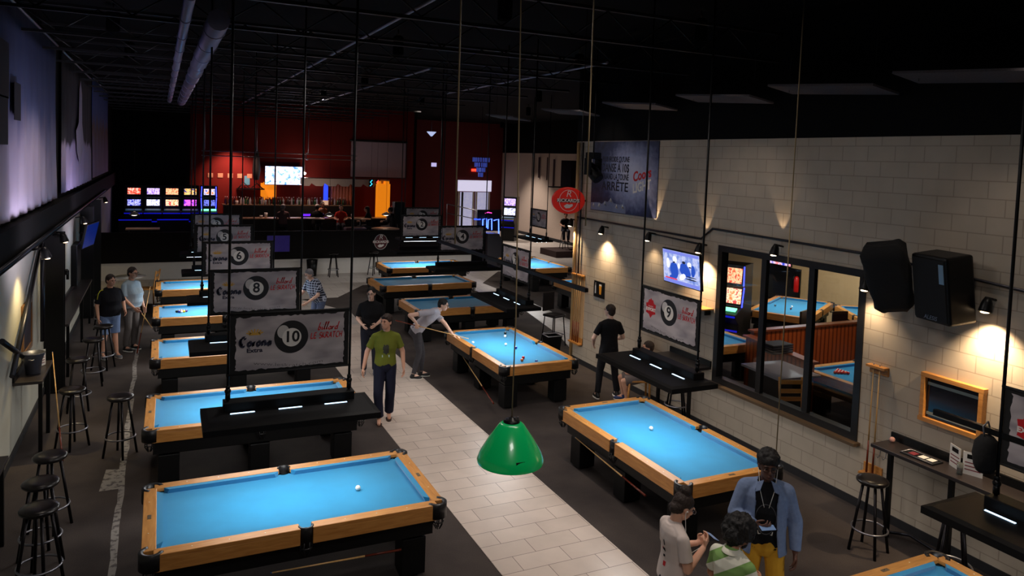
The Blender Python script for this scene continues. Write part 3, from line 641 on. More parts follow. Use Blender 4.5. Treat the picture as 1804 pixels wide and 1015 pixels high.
for nm, c, e, L_ in (('jersey_shapes', (40, 80, 190), .9, [blob(-.2, -.06, .12, .15, .2), blob(.13, -.02, .17, .11, -.3), blob(-.28, -.2, .07, .06), blob(.36, .0, .06, .1)]), ('pale_shapes', (236, 238, 255), 1.1, [blob(-.17, .14, .07, .06), blob(.05, -.14, .1, .05, .4), blob(.26, .1, .06, .045), blob(-.38, .05, .05, .09), blob(-.05, .04, .035, .05)]),
        ('dark_shapes', (40, 44, 70), .5, [blob(-.19, .09, .04, .015), blob(.28, .06, .035, .012), blob(.1, .12, .05, .025), blob(.3, -.15, .16, .012), blob(.31, -.11, .15, .01)]), ('score_strips', (120, 130, 220), 1.0, [[(-.53, -.285), (.53, -.285), (.53, -.225), (-.53, -.225)], [(-.53, .235), (.53, .235), (.53, .285), (-.53, .285)]]), ('red_strip', (230, 60, 80), 1.0, [[(-.48, -.222), (-.12, -.222), (-.12, -.2), (-.48, -.2)]])):
    g = G()
    for k, P in enumerate(L_): g.prism(P, 0, .0008, XZ(0, -.0102-.0004*k-{'jersey_shapes': 0, 'pale_shapes': .002, 'dark_shapes': .004}.get(nm, .001), 0))
    g.build(nm, glow(nm, c, e), tvh)
t = thing('wall_shelf', 'small wooden shelf with a black box under the wall television', 'shelf', (RX, 10.0, 2.06), R(-90))
G().box((0, -.12, 0), (.78, .24, .025)).build('board', M_oak, t); 
for x in (-.3, .3): G().box((x, -.06, -.06), (.02, .12, .1)).build('bracket', M_blk, t)
o = G().box((0, 0, .04), (.5, .18, .055)).build('media_box', M_blk, None, .004, (RX-.12, 10.08, 2.075)); tag(o, 'flat black media box on the small shelf under the television', 'electronic box')
# wall counter tops with legs
def counter(label, y0, y1, x0, z, legs, s=1, group='long black counter shelves on the walls'):
    yc = (y0+y1)/2; X0 = RX if s > 0 else LX; t = thing('wall_counter', label, 'counter', (X0, yc, 0), 0, group); d = abs(X0-x0)
    G().box((-s*d/2, 0, z-.02), (d, y1-y0, .045)).build('worktop', mat('counter_laminate', (44, 38, 38), .35), t, .006)
    G().box((-s*.015, 0, z+.05), (.03, y1-y0, .1)).build('splashback', M_blk, t)
    for y in legs: G().box((-s*(d-.04), y-yc, (z-.04)/2), (.05, .05, z-.04)).build('leg', M_blk, t)
    return t
counter('long black wall counter below the small wooden frame', 3.0, 6.18, 8.03, 1.08, (5.92, 5.15, 3.6))
counter('black wall counter under the number nine banner', 9.6, 10.7, 8.07, 1.08, (9.75, 10.6))
# wooden frame with dark glass
t = thing('wooden_wall_frame', 'wooden framed scoreboard with dark glass on the block wall', 'frame', (RX, 5.42, 1.77), R(-90))
g = G()
for x, zz, a, b_ in ((0, .27, .76, .05), (0, -.27, .78, .05), (-.35, 0, .05, .5), (.35, 0, .05, .5)): g.box((x, -.04, zz), (a, .08, b_))
g.build('frame', M_oak, t); G().box((0, -.015, 0), (.66, .03, .5)).build('dark_panel', mat('dark_glass', (22, 24, 32), .12), t)
for zz in (.17, -.19): G().box((0, -.034, zz), (.62, .006, .035)).build('rail_strip', mat('grey_strip', (122, 132, 128), .4), t)
# cue racks
def cue_geo(g, p0, p1, r0=.006, r1=.014): g.tube([p0, p1], [r0, r1], 8)
M_cue = wood_mat('cue_maple', (206, 160, 100), (222, 180, 122), .25, (10, 10, 1)); M_butt = mat('cue_butt', (96, 34, 18), .25)
def cue(label, p0, p1, group=None, name='cue_stick'):
    p0, p1 = V(p0), V(p1); L_ = (p1-p0).length; d = (p1-p0)/L_
    t = thing(name, label, 'cue', p0, 0, group)
    G().tube([d*0.0, d*L_*.7], [.0065, .0105], 8).build('shaft', M_cue, t)
    G().tube([d*L_*.7, d*L_*.995], [.0107, .0145], 8).build('butt', M_butt, t)
    G().tube([-d*.012, d*0], [.006, .0065], 8).build('tip', mat('cue_tip', (40, 80, 140), .8), t)
    return t
def rack(label, y, z0, z1, n, s=1, cuesl='', ydx=0):
    X0 = RX if s > 0 else LX; t = thing('cue_rack', label, 'cue rack', (X0, y, 0), 0)
    w_ = .09*(n+1)
    g = G(); g.box((-s*.05, 0, z1), (.1, w_, .03)); g.box((-s*.01, 0, z1-.05), (.02, w_, .1)); g.build('top_clip_board', M_oak, t)
    g = G(); g.box((-s*.06, 0, z0), (.12, w_, .03)); g.box((-s*.01, 0, z0+.06), (.02, w_, .14)); g.build('foot_board', M_oak, t)
    if n > 2: G().box((-s*.006, 0, (z0+z1)/2), (.012, w_, z1-z0)).build('back_panel', mat('rack_back', (196, 160, 116), .5), t)
    return t, w_
rack('small light wooden cue rack right of the window', 6.42, .52, 1.95, 2)
for k, dy in enumerate((-.04, .05)): cue('cue standing in the small rack right of the window', (RX-.055, 6.42+dy, 1.97), (RX-.07, 6.42+dy, .54), 'cues in the rack by the window')
rack('wooden cue rack at the far end of the block wall', 14.0, .45, 1.97, 4)
for k in range(4): cue('cue standing in the rack at the far end of the block wall', (RX-.05, 13.88+k*.08, 1.99), (RX-.07, 13.88+k*.08, .47), 'cues in the far wall rack')
# small beer picture
t = thing('small_poster', 'small black poster with a glass of beer near the far cue rack', 'poster', (RX-.008, 13.18, 1.78), R(-90))
G().box((0, 0, 0), (.42, .01, .34)).build('sheet', M_blk, t)
G().prism([(-.035, -.1), (.035, -.1), (.05, .08), (-.05, .08)], 0, .001, XZ(.05, -.006, 0)).build('beer_print', mat('beer_amber', (226, 150, 30), .5), t)
G().prism([(-.05, 0), (.05, 0), (.045, .035), (-.045, .035)], 0, .001, XZ(.05, -.006, .08)).build('foam_print', M_ballwh, t)
G().prism([(-.02, -.1), (.02, -.1), (.02, .05), (.007, .09), (.007, .13), (-.007, .13), (-.007, .09), (-.02, .05)], 0, .001, XZ(-.14, -.006, 0)).build('bottle_print', mat('bottle_print', (200, 198, 200), .5), t)
# oval beer sign on an arm
t = thing('oval_wall_sign', 'red oval hanging sign with white lettering at the wall corner', 'sign', (8.02, 13.95, 3.62), R(-24))
g = G(); rs = []
for rr, y in ((.93, -.07), (1, -.055), (1, .055), (.93, .07)): rs.append([V((.36*rr*math.cos(2*PI*k/40), y, .29*rr*math.sin(2*PI*k/40))) for k in range(40)])
g.rings(rs[::-1]); g.build('sign_box', mat('sign_red', (176, 30, 24), .3, emit=.16, ecol=(220, 40, 26)), t)
def crest(t, s, y, m1, m2):
    g = G(); ra = [V((.20*s*math.cos(2*PI*k/36), y, .23*s*math.sin(2*PI*k/36))) for k in range(37)]; g.tube(ra, .007*s, 4, False)
    g.build('emblem_ring', m1, t)
    text_geo("RICKARD'S", .1*s, XZ(0, y-.002, 0), .0015, bold=.003*s, xs=1.0).build('lettering', m1, t)
    text_geo('R', .2*s, XZ(0, y-.001, .14*s), .001, shear=.2).build('monogram', m1, t)
    G().prism([(-.1*s, 0), (-.03*s, .05*s), (.02*s, .035*s), (.09*s, .05*s), (.1*s, .01*s), (.03*s, -.04*s), (-.05*s, -.05*s)], 0, .001, XZ(0, y-.001, -.12*s)).build('bird_emblem', m1, t)
    G().prism([(-.235*s, .035*s), (.235*s, .035*s), (.26*s, 0), (.23*s, -.04*s), (-.23*s, -.04*s), (-.26*s, 0)], 0, .001, XZ(0, y, 0)).build('ribbon', m2, t)
crest(t, 1.0, -.0735, M_ballwh, mat('sign_dark', (60, 14, 14), .4))
G().tube([(.1, .02, 0), (.46, .1, 0)], .02, 6).build('bracket', M_blk, t)
t = thing('wall_logo', 'white and maroon oval emblem painted on the dark half wall', 'emblem', (7.62, 27.42, 1.17))
crest(t, 1.25, -.006, M_ballwh, mat('logo_maroon', (110, 20, 26), .5)); disc(0, 0, .24, .27, -.002).build('oval_ground', mat('logo_ground', (80, 18, 24), .6), t)
# loudspeakers
def cabinet_prism(t, name, w_, d_, h_, m, chamf=.3):
    g = G(); P = [(-w_/2, 0), (w_/2, 0), (w_/2*(1-chamf), d_), (-w_/2*(1-chamf), d_)]; P = [(x, -y) for x, y in P][::-1]
    g.prism(P, -h_/2, h_/2); return g.build(name, m, t, .02)
t = thing('loudspeaker', 'boxy black loudspeaker with a pale sticker on the block wall', 'loudspeaker', (8.12, 5.44, 3.17), R(-100)); t.rotation_euler = (R(8), 0, R(-104))
G().box((0, 0, 0), (.54, .36, .78)).build('cabinet', M_blk, t, .03); G().box((0, -.185, 0), (.48, .012, .7)).build('grille', mat('speaker_grille', (18, 18, 20), .9, bump=.4, bscale=300), t)
G().box((.2, -.195, .2), (.07, .004, .22)).build('sticker', mat('sticker', (120, 150, 175), .5), t)
text_geo('ALESIS', .07, XZ(0, -.195, -.33), .001, shear=.3).build('lettering', M_steel, t); G().tube([(0, .18, 0), (0, .27, 0)], .03, 6).build('bracket', M_blk, t)
t = thing('loudspeaker', 'black cloth covered loudspeaker tilted beside the boxy one', 'loudspeaker', (7.97, 6.03, 3.2), R(-80)); t.rotation_euler = (R(14), R(-12), R(-62))
g = G(); rs = []
for k in range(13):
    zz = -.42+.84*k/12; f = 1-.18*(1-k/12)**2 + .012*math.sin(k*2.1); bul = 0 if 0 < k < 12 else .06
    rs.append([V(((.25*f-bul)*(abs(math.cos(a))**.45)*(1 if math.cos(a) > 0 else -1)+.01*math.sin(5*a+k), (.2*f-bul)*(abs(math.sin(a))**.45)*(1 if math.sin(a) > 0 else -1), zz+.01*math.sin(3*a))) for a in [2*PI*j/28 for j in range(28)]])
g.rings(rs); g.build('cover', mat('speaker_cover', (16, 16, 18), .95, bump=.5, bscale=20), t)
G().tube([(.05, .15, .05), (.1, .42, .05)], .025, 6).build('bracket', M_blk, t)
# black effect light hanging at the corner, cord above
t = thing('effect_light', 'black moving head stage light in front of the poster', 'stage light', (8.0, 12.95, 4.3), R(20))
g = G(); g.box((0, 0, .3), (.26, .22, .14)); g.build('base', M_blk, t, .02)
for sx in (-1, 1): G().box((sx*.17, 0, .08), (.05, .16, .34)).build('yoke_arm', M_blk, t, .01)
G().tube([(0, .12, .1), (0, .02, 0), (0, -.14, -.16), (0, -.16, -.18)], [.1, .14, .13, .11], 14).build('head', M_blk, t)
G().tube([(0, 0, .36), (0, 0, CEIL-4.3+.3)], .012, 6).build('cord', M_blk, t)
# stools
M_seat = mat('stool_vinyl', (22, 18, 18), .28); M_leg = mat('stool_metal', (34, 31, 33), .35, .8)
def stool(label, x, y, rz=0, h=.88, group='round bar stools', metal=M_leg):
    t = thing('bar_stool', label, 'stool', (x, y, 0), rz, group)
    G().lathe([(.02, h-.07), (.15, h-.06), (.175, h-.04), (.178, h-.02), (.165, h-.004), (.1, h+.006), (.01, h+.008)], n=28).build('seat', M_seat, t)
    for k in range(4):
        a = PI/4+k*PI/2; c, s = math.cos(a), math.sin(a)
        G().tube([(.1*c, .1*s, h-.06), (.22*c, .22*s, .0)], .017, 7).build('leg', metal, t)
    G().torus((0, 0, .28), .195, .012, 32, 6).build('foot_ring', M_steel, t)
    return t
s0 = stool('round black bar stool standing alone near the right wall counter', 7.56, 5.76, R(12))
dup(s0, (7.7, 4.86, 0), R(40), 'round black bar stool between the right counter and the bottom right table')
for x, y, lb in ((-.49, 11.78, 'lone bar stool on the left carpet beside the second table'), (-1.14, 12.35, 'bar stool at the left wall just behind the lone stool'), (-1.12, 9.75, 'bar stool at the left wall, farthest of the three in the dark bottom left corner'), (-1.12, 9.0, 'bar stool at the left wall, middle of the three in the dark bottom left corner'),
        (-1.05, 8.35, 'bar stool at the left wall, nearest to the viewer'), (-1.0, 16.6, 'bar stool beside the man in shorts'), (-1.1, 15.5, 'bar stool at the left wall under the steel column'), (-1.22, 14.1, 'bar stool at the left wall halfway to the men'), (8.2, 10.2, 'bar stool tucked under the counter below the number nine banner'),
        (5.7, 26.75, 'bar stool at the half wall left of the painted emblem'), (7.2, 26.8, 'bar stool at the half wall under the painted emblem'), (-1.2, 20.2, 'bar stool at the far left counter'), (8.95, 30.45, 'bar stool under the patron in the red cap'), (6.86, 30.95, 'bar stool under the patron in the red shirt')):
    dup(s0, (x, y, .62 if y > 30 else 0), R(random.uniform(0, 90)), lb)
# high chair with back by the corner and the waste bin
t = thing('bar_chair', 'black bar chair with a back beyond the corner of the block wall', 'chair', (8.65, 15.5, 0), R(200))
G().box((0, 0, .74), (.4, .4, .06)).build('seat', M_seat, t, .02); g = G().box((0, -.2, 1.05), (.4, .04, .45)); g.build('backrest', M_seat, t, .015)
for sx in (-1, 1):
    for sy in (-1, 1): G().tube([(sx*.16, sy*.16, .71), (sx*.21, sy*.21, 0)], .015, 6).build('leg', M_leg, t)
G().tube([(.19, .19, .28), (-.19, .19, .28), (-.19, -.19, .28), (.19, -.19, .28), (.19, .19, .28)], .011, 6).build('foot_rail', M_steel, t)
t = thing('waste_bin', 'black waste bin under the far cue rack', 'bin', (8.2, 14.75, 0))
g = G(); g.rings([[V((sx*a, sy*b_, z)) for sx, sy in ((-1, -1), (1, -1), (1, 1), (-1, 1))] for a, b_, z in ((.14, .11, 0), (.18, .15, .45), (.165, .135, .45), (.13, .1, .02))], smooth=False); g.build('body', M_blk, t)
G().tube([(-.18, -.15, .455), (.18, -.15, .455), (.18, .15, .455), (-.18, .15, .455), (-.18, -.15, .455)], .012, 6).build('rim', mat('bin_liner', (120, 120, 130), .3), t)
# small things on the right counter
t = thing('menu_card', 'folded white drinks menu standing on the right counter, larger one', 'menu', (8.3, 5.28, 1.082), R(-115))
g = G(); g.box((0, 0, .13), (.2, .003, .26)); g.build('card', M_ballwh, t); g = G()
for k, zz in enumerate((.06, .1, .14)): g.box((0, -.0025, zz), (.16, .001, .012))
g.build('printed_lines', mat('menu_ink', (120, 40, 50), .6), t); G().box((0, -.0025, .21), (.12, .001, .05)).build('photo_print', M_blk, t)
m2 = dup(t, (8.28, 5.06, 1.082), R(-70), 'folded white drinks menu standing on the right counter, nearer one')
t = thing('drinking_glass', 'dark drink glass in front of the menus on the right counter', 'glass', (8.18, 5.14, 1.082)); G().lathe([(.028, 0), (.034, .13), (.031, .13), (.026, .006)], n=16).build('tumbler', mat('clear_glass', (210, 220, 220), .05, trans=.9), t); G().lathe([(.025, .007), (.03, .08)], n=16).build('drink', mat('cola', (40, 18, 10), .2), t)
t = thing('serving_tray', 'small tray of chalk and papers on the right counter', 'tray', (8.2, 5.62, 1.082), R(-90)); G().box((0, 0, .008), (.42, .2, .014)).build('base', M_blk, t, .004); g = G(); g.tube([(-.2, -.09, .02), (.2, -.09, .02), (.2, .09, .02), (-.2, .09, .02), (-.2, -.09, .02)], .006, 5); g.build('rim', M_steel, t)
for k, (x, c) in enumerate(((-.1, 'menu_ink'), (.02, 'print_white'), (.12, 'print_white'))): G().box((x, .01*k, .018), (.08, .1, .004)).build('leaflet', MATS[c], t)
o = G().ell((0, 0, .035), .035).build('ball_on_counter', ball_mat('pinkish', (200, 150, 140)), None, 0, (8.32, 6.1, 1.082)); tag(o, 'small pale pink ball at the left end of the right counter', 'ball')
o = G().tube([(8.12, 6.0, .02), (8.2, 5.7, .1), (8.25, 5.3, .03), (8.3, 5.0, .02)], .02, 7).build('cable_cover', M_dsteel); tag(o, 'grey cable lying along the foot of the right wall', 'cable')
for k, (yy, lb) in enumerate(((6.05, 'farther'), (5.97, 'nearer'))):
    o = G().tube([(8.05, yy, 1.03), (8.04, yy, .97), (8.0, yy, .95), (7.98, yy, .985)], .004, 5).build('coat_hook', M_steel); tag(o, lb+' of two small hooks under the end of the right counter', 'hook')
# black camera unit on the banner rod at the right edge and its bar
t = thing('hanging_equipment', 'black covered unit strapped to the lamp rod at the right edge', 'equipment', (6.25, 3.72, 2.14))
g = G(); rs = [[V((.11*f*math.cos(a)+.008*math.sin(3*a+k), .09*f*math.sin(a), -.15+.3*k/6)) for a in [2*PI*j/14 for j in range(14)]] for k, f in enumerate((.7, .95, 1, 1.05, .95, .9, .5))]; g.rings(rs); g.build('body', mat('bag_black', (14, 14, 16), .9, bump=.5, bscale=20), t)
G().tube([(-.03, 0, .13), (-.06, 0, .24), (0, 0, .27), (.04, 0, .2), (.02, 0, .13)], .008, 5).build('strap', M_steel, t)
o = G().box((0, 0, 0), (.05, 1.5, .05)).build('support_bar', M_blk, None, 0, (6.27, 3.45, 2.335)); tag(o, 'black square bar crossing the lamp rod at the right edge', 'bar')
# hanging cords and green shade
M_cord = mat('jute_cord', (134, 116, 84), .8)
for x, y, z0, x1, lb in ((5.84, 5.6, .98, 5.88, 'tan cord hanging from the ceiling in front of the tall man'), (3.65, 6.0, 3.85, 3.64, 'pale cord hanging beside the lettered poster'), (2.33, 6.0, 3.7, 2.31, 'pale cord hanging left of the green lampshade')):
    o = G().tube([(x, y, z0), ((x+x1)/2, y, (z0+CEIL)/2), (x1, y, CEIL+.3)], .007, 6).build('ceiling_rope', M_cord); tag(o, lb, 'rope')
t = thing('pendant_lamp', 'green cone shaped pendant lampshade hanging over the tiled aisle', 'lamp', (2.6, 5.3, 1.99)); t.scale = (.93, .93, 1)
gm, nt, b = nodes_mat('green_glass_shade'); b.inputs['Base Color'].default_value = rgb(10, 150, 84); b.inputs['Roughness'].default_value = .25; b.inputs['Coat Weight'].default_value = .4
b.inputs['Subsurface Weight'].default_value = .15; b.inputs['Subsurface Radius'].default_value = (.02, .05, .02)
b.inputs['Emission Color'].default_value = rgb(0, 150, 70); b.inputs['Emission Strength'].default_value = .22
G().lathe([(.29, .0), (.295, .02), (.27, .08), (.2, .19), (.11, .31), (.075, .33), (.07, .325), (.1, .3), (.19, .18), (.26, .07), (.282, .01)], n=48, cap=False).build('shade', gm, t)
G().lathe([(.075, .325), (.07, .345), (.03, .35), (.02, .37)], n=20).build('cap', M_blk, t)
for x in (-.05, .03, .06): G().box((x, -.0, .35), (.012, .012, .03)).build('clip', M_steel, t)
G().tube([(0, 0, .36), (.01, .01, 1.2), (-.08, 0, CEIL-1.99+.3)], .006, 6).build('cord', M_cord, t)
G().box((-.03, -.255, .075), (.08, .02, .03), rz=0).build('label_plate', M_blk, t)
# ------------------------------------------------------------------ left wall
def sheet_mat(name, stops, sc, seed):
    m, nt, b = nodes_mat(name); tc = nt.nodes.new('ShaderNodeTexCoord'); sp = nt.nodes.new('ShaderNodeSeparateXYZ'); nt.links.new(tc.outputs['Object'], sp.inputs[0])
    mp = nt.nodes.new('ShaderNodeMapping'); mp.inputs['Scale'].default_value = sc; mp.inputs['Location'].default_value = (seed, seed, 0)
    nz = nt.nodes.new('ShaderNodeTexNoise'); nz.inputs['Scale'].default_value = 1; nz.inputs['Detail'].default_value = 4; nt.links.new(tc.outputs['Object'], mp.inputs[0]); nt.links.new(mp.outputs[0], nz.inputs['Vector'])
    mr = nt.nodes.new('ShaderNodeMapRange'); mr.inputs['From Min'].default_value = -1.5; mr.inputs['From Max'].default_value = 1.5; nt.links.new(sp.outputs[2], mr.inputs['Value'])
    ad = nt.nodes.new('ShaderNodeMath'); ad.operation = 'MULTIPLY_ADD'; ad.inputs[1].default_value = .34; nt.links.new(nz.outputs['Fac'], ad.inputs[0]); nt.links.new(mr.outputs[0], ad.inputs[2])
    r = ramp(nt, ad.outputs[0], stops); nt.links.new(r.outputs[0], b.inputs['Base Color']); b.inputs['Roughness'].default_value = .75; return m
def wall_sheet(label, y0, y1, z0, z1, m, seed, extras=None):
    rnd = random.Random(seed); yc, zc = (y0+y1)/2, (z0+z1)/2; n = 90; mz = 8
    t = thing('hanging_banner', label, 'banner', (LX+.06, yc, zc), 0, 'large cloth banners along the left wall')
    g = G(); ph = [rnd.uniform(0, 6) for _ in range(4)]; rs = []
    for i in range(mz+1):
        z = z0+(z1-z0)*i/mz-zc; f = 1-i/mz*.75
        rs.append([V((.017*f*(math.sin(9*(y0+(y1-y0)*j/n)+ph[0]+z)+.6*math.sin(23*(y0+(y1-y0)*j/n)+ph[1]-z*2)), y0+(y1-y0)*j/n-yc, z)) for j in range(n+1)])
    g.rings(rs[::-1], cap=False, closed=False); o = g.build('cloth', m, t); so = o.modifiers.new('solid', 'SOLIDIFY'); so.thickness = .004
    G().tube([(.03, y0-yc, z1-zc), (.03, y1-yc, z1-zc)], .02, 6).build('top_rail', M_steel, t)
    if extras: extras(t, yc, zc)
    return t
def ex1(t, yc, zc):
    for y, z, w_, h in ((10.9, 5.35, .75, .7), (10.85, 4.72, .7, .6), (11.9, 5.0, .5, .5)):
        G().box((.05, y-yc, z-zc), (.004, w_, h)).build('dark_print', mat('print_dark_blue', (22, 22, 34), .7), t)
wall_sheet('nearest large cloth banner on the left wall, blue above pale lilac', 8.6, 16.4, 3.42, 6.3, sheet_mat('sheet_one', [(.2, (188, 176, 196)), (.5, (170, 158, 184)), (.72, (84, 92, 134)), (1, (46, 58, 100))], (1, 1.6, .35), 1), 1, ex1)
def ex2(t, yc, zc):
    G().prism([(-1.2, -.1), (-.6, .1), (-.45, .9), (-.2, 1.1), (.15, .8), (.2, .1), (.7, -.4), (-.3, -.9), (-1.0, -.6)], 0, .003, XZr(.05, 0, 0, R(90))).build('figure_print', mat('print_pale_lilac', (150, 142, 160), .7), t)
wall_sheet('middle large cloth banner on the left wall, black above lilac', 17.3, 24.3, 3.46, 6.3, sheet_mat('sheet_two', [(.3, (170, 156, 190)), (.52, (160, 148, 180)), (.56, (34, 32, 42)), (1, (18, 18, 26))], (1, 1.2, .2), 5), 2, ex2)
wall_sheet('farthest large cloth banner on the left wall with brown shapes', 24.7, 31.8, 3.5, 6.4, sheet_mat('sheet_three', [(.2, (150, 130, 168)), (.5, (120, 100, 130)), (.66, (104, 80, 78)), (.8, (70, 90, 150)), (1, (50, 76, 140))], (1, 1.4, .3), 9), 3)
lamp('banner_fill', 'SPOT', (-.5, 11.5, 2.2), 260, (.9, .8, 1), (-1.8, 13.5, 4.4), .4, 100, .9)  # unseen lights added below to brighten the banner cloth
lamp('banner_fill', 'SPOT', (-.4, 17.8, 2.2), 200, (.86, .74, 1), (-1.8, 20.5, 4.4), .4, 100, .9)
for y, lb in ((15.35, 'nearer black steel column against the left wall'), (21.8, 'middle black steel column against the left wall'), (24.4, 'farther black steel column against the left wall')):
    t = thing('steel_column', lb, 'column', (LX+.16, y, 0)); g = G(); g.box((0, .1, 1.45), (.3, .02, 2.86)); g.box((0, -.1, 1.45), (.3, .02, 2.86)); g.box((0, 0, 1.45), (.02, .2, 2.86)); g.build('shaft', M_blk, t); G().box((0, 0, .02), (.32, .4, .02)).build('base_plate', M_blk, t)
for p0, p1, lb in (((LX+.07, 14.5, 2.85), (LX+.07, 11.7, 1.3), 'diagonal steel brace on the left wall'), ((LX+.07, 14.55, 2.85), (LX+.07, 14.55, 1.1), 'vertical steel strut on the left wall beside the diagonal brace'), ((LX+.07, 11.0, 1.95), (LX+.07, 13.0, 1.18), 'lower diagonal steel brace ending just over the counter on the left wall')):
    o = G().tube([p0, p1], .035, 8).build('steel_brace', M_dsteel); tag(o, lb, 'brace')
o = G().tube([(LX+.2, 9, 2.98), (LX+.2, 28, 2.98)], .03, 8).build('lighting_rail', M_dsteel); tag(o, 'grey rail along the left wall carrying the spotlights', 'rail')
for y, z, dn, lb in ((12.6, 2.9, 80, 'left wall spotlight shining over the wooden frame'), (14.85, 2.88, 14, 'left wall spotlight beside the steel column'), (18.6, 2.86, 6, 'left wall spotlight beyond the first column'), (25.6, 2.86, 40, 'left wall spotlight over the far cue rack')):
    spot_head(lb, y, z, 0, dn, None, LX+.18)
lamp('cool_wall_wash', 'SPOT', (-.9, 18.9, 2.9), 30, (.7, .8, 1), (LX, 19.6, 1.6), .1, 80, .8)
t = thing('picture_frame', 'brown framed picture low on the left wall', 'picture', (LX+.015, 13.35, 1.62), R(90)); g = G()
for x, z, a, b_ in ((0, .36, .9, .08), (0, -.36, .9, .08), (-.41, 0, .08, .66), (.41, 0, .08, .66)): g.box((x, 0, z), (a, .03, b_))
g.build('frame', mat('frame_brown', (120, 84, 50), .5), t); G().box((0, .004, 0), (.74, .01, .64)).build('picture', mat('picture_dark', (40, 36, 50), .3, noise_=.8, nscale=6), t)
television('dark television tilted from the left wall between the columns', (LX+.35, 20.3, 2.3), R(80), 1.0, .6, mat('dark_screen', (16, 24, 60), .2, emit=.2, ecol=(20, 60, 190)), R(12))
o = G().box((0, 0, 0), (.12, .9, .95)).build('wall_cabinet', M_blk, None, .01, (LX+.07, 20.1, 1.65)); tag(o, 'flat black box mounted under the tilted television on the left wall', 'box')
t = thing('wall_phone', 'small black wall mounted unit on the pale left wall', 'phone', (LX+.03, 18.4, 1.7)); G().box((0, 0, 0), (.06, .2, .1)).build('body', M_blk, t); G().box((.02, .12, -.08), (.05, .06, .2)).build('handset', M_blk, t)
rack('orange lit wooden cue rack on the far left wall', 26.4, .8, 2.1, 5, -1)
for k in range(3): cue('cue in the far left wall rack', (LX+.05, 26.25+k*.14, 2.12), (LX+.07, 26.25+k*.14, .82), 'cues in the far left rack')
counter('black counter shelf along the left wall near the steel column', 12.15, 13.3, LX+.36, 1.08, (12.3, 13.1), -1)
counter('black counter shelf along the left wall, nearest to the viewer', 6.5, 9.7, LX+.34, .94, (8.0, 9.5), -1)
counter('black counter shelf along the left wall beyond the first column', 15.9, 21.2, LX+.32, 1.08, (16.2, 19, 21.0), -1)
t = thing('metal_bucket', 'dull metal bucket on the left wall counter', 'bucket', (LX+.19, 12.6, 1.083)); G().lathe([(.09, 0), (.095, .01), (.12, .2), (.155, .3), (.155, .31), (.145, .31), (.11, .2), (.085, .012)], n=24).build('body', mat('dull_pewter', (94, 96, 108), .4, .7), t)
for s in (-1, 1): G().torus((0, 0, 0), .035, .007, 12, 5).build('handle', M_steel, t).location = (0, s*.16, .24)
t = thing('menu_card', 'pale drinks menu standing on the left counter near the picture', 'menu', (LX+.25, 12.95, 1.082), R(60)); G().box((0, 0, .13), (.18, .003, .24)).build('card', M_ballwh, t); g = G()
for zz in (.05, .09, .13, .17): g.box((0, -.003, zz), (.14, .001, .012))
g.build('printed_lines', MATS['menu_ink'], t)
m2 = dup(t, (LX+.18, 9.5, .944), R(70), 'pale drinks menu standing at the far left edge of the photo'); m2['group'] = ''; del m2['group']
cue('long pale cue leaning against the left counter', (LX+.4, 12.9, 1.3), (-1.2, 11.75, .02))
# cafe table and wooden chair at the far left
t = thing('cafe_table', 'round white cafe table at the far left behind the two men', 'table', (-.75, 23.6, 0)); G().lathe([(.02, .72), (.38, .725), (.4, .74), (.4, .755), (.02, .757)], n=32).build('tabletop', M_white, t); G().cyl((0, 0, .03), (0, 0, .72), .035).build('pedestal', M_blk, t); G().lathe([(.25, 0), (.24, .02), (.05, .05), (.04, .08)]).build('foot', M_blk, t)
def wood_chair(label, x, y, rz):
    t = thing('wooden_chair', label, 'chair', (x, y, 0), rz)
    G().box((0, 0, .45), (.42, .42, .035)).build('seat', M_oak, t, .008)
    for sx in (-1, 1):
        G().tube([(sx*.19, .18, .43), (sx*.2, .2, 0)], .02, 7).build('leg', M_oak, t); G().tube([(sx*.19, -.2, .0), (sx*.19, -.19, .45), (sx*.2, -.26, .98)], .02, 7).build('leg', M_oak, t)
    for zz in (.62, .75, .9): G().box((0, -.215-.04*(zz-.6)/.3*.6, zz), (.38, .02, .07)).build('back_slat', M_oak, t)
    return t
wood_chair('tan wooden chair beside the white cafe table', -.28, 23.2, R(75))
cue('cue leaning on the end of the fourth left table', (-.18, 18.4, 1.32), (-.42, 17.5, .02))
# cues stored under the tables
for p0, p1, lb in (((5.62, 14.0, .45), (5.28, 11.5, .2), 'cue on hooks low under the left side of the table in play'), ((5.42, 8.95, .5), (5.4, 7.2, .4), 'cue on hooks low under the table with the number nine banner'), ((1.0, 7.16, .4), (2.3, 7.18, .36), 'cue on hooks under the nearest left table')):
    cue(lb, p0, p1)
# barstools by the far pillar etc: foreground sloped handrail
o = G().tube([(8.2, 13.4, 1.75), (7.7, 14.5, 1.95), (6.9, 16.6, 2.35)], .02, 6).build('hand_rail', M_blk)
bpy.data.objects.remove(o)
# long black hanging bar near the table in play
t = thing('hanging_bar', 'long black square bar hanging level in front of the slanted banner', 'bar', (5.6, 12.3, 2.6)); G().box((0, 0, 0), (.06, 6.4, .06)).build('beam', M_blk, t)
G().cyl((0, 3.2, 0), (0, 3.22, 0), .018).build('end_light', mat('bar_led', (200, 220, 255), .5, emit=3), t)
for y in (-2.9, 2.9): G().tube([(0, y, .03), (0, y, CEIL-2.6+.3)], .005, 5).build('suspension_wire', M_blk, t)
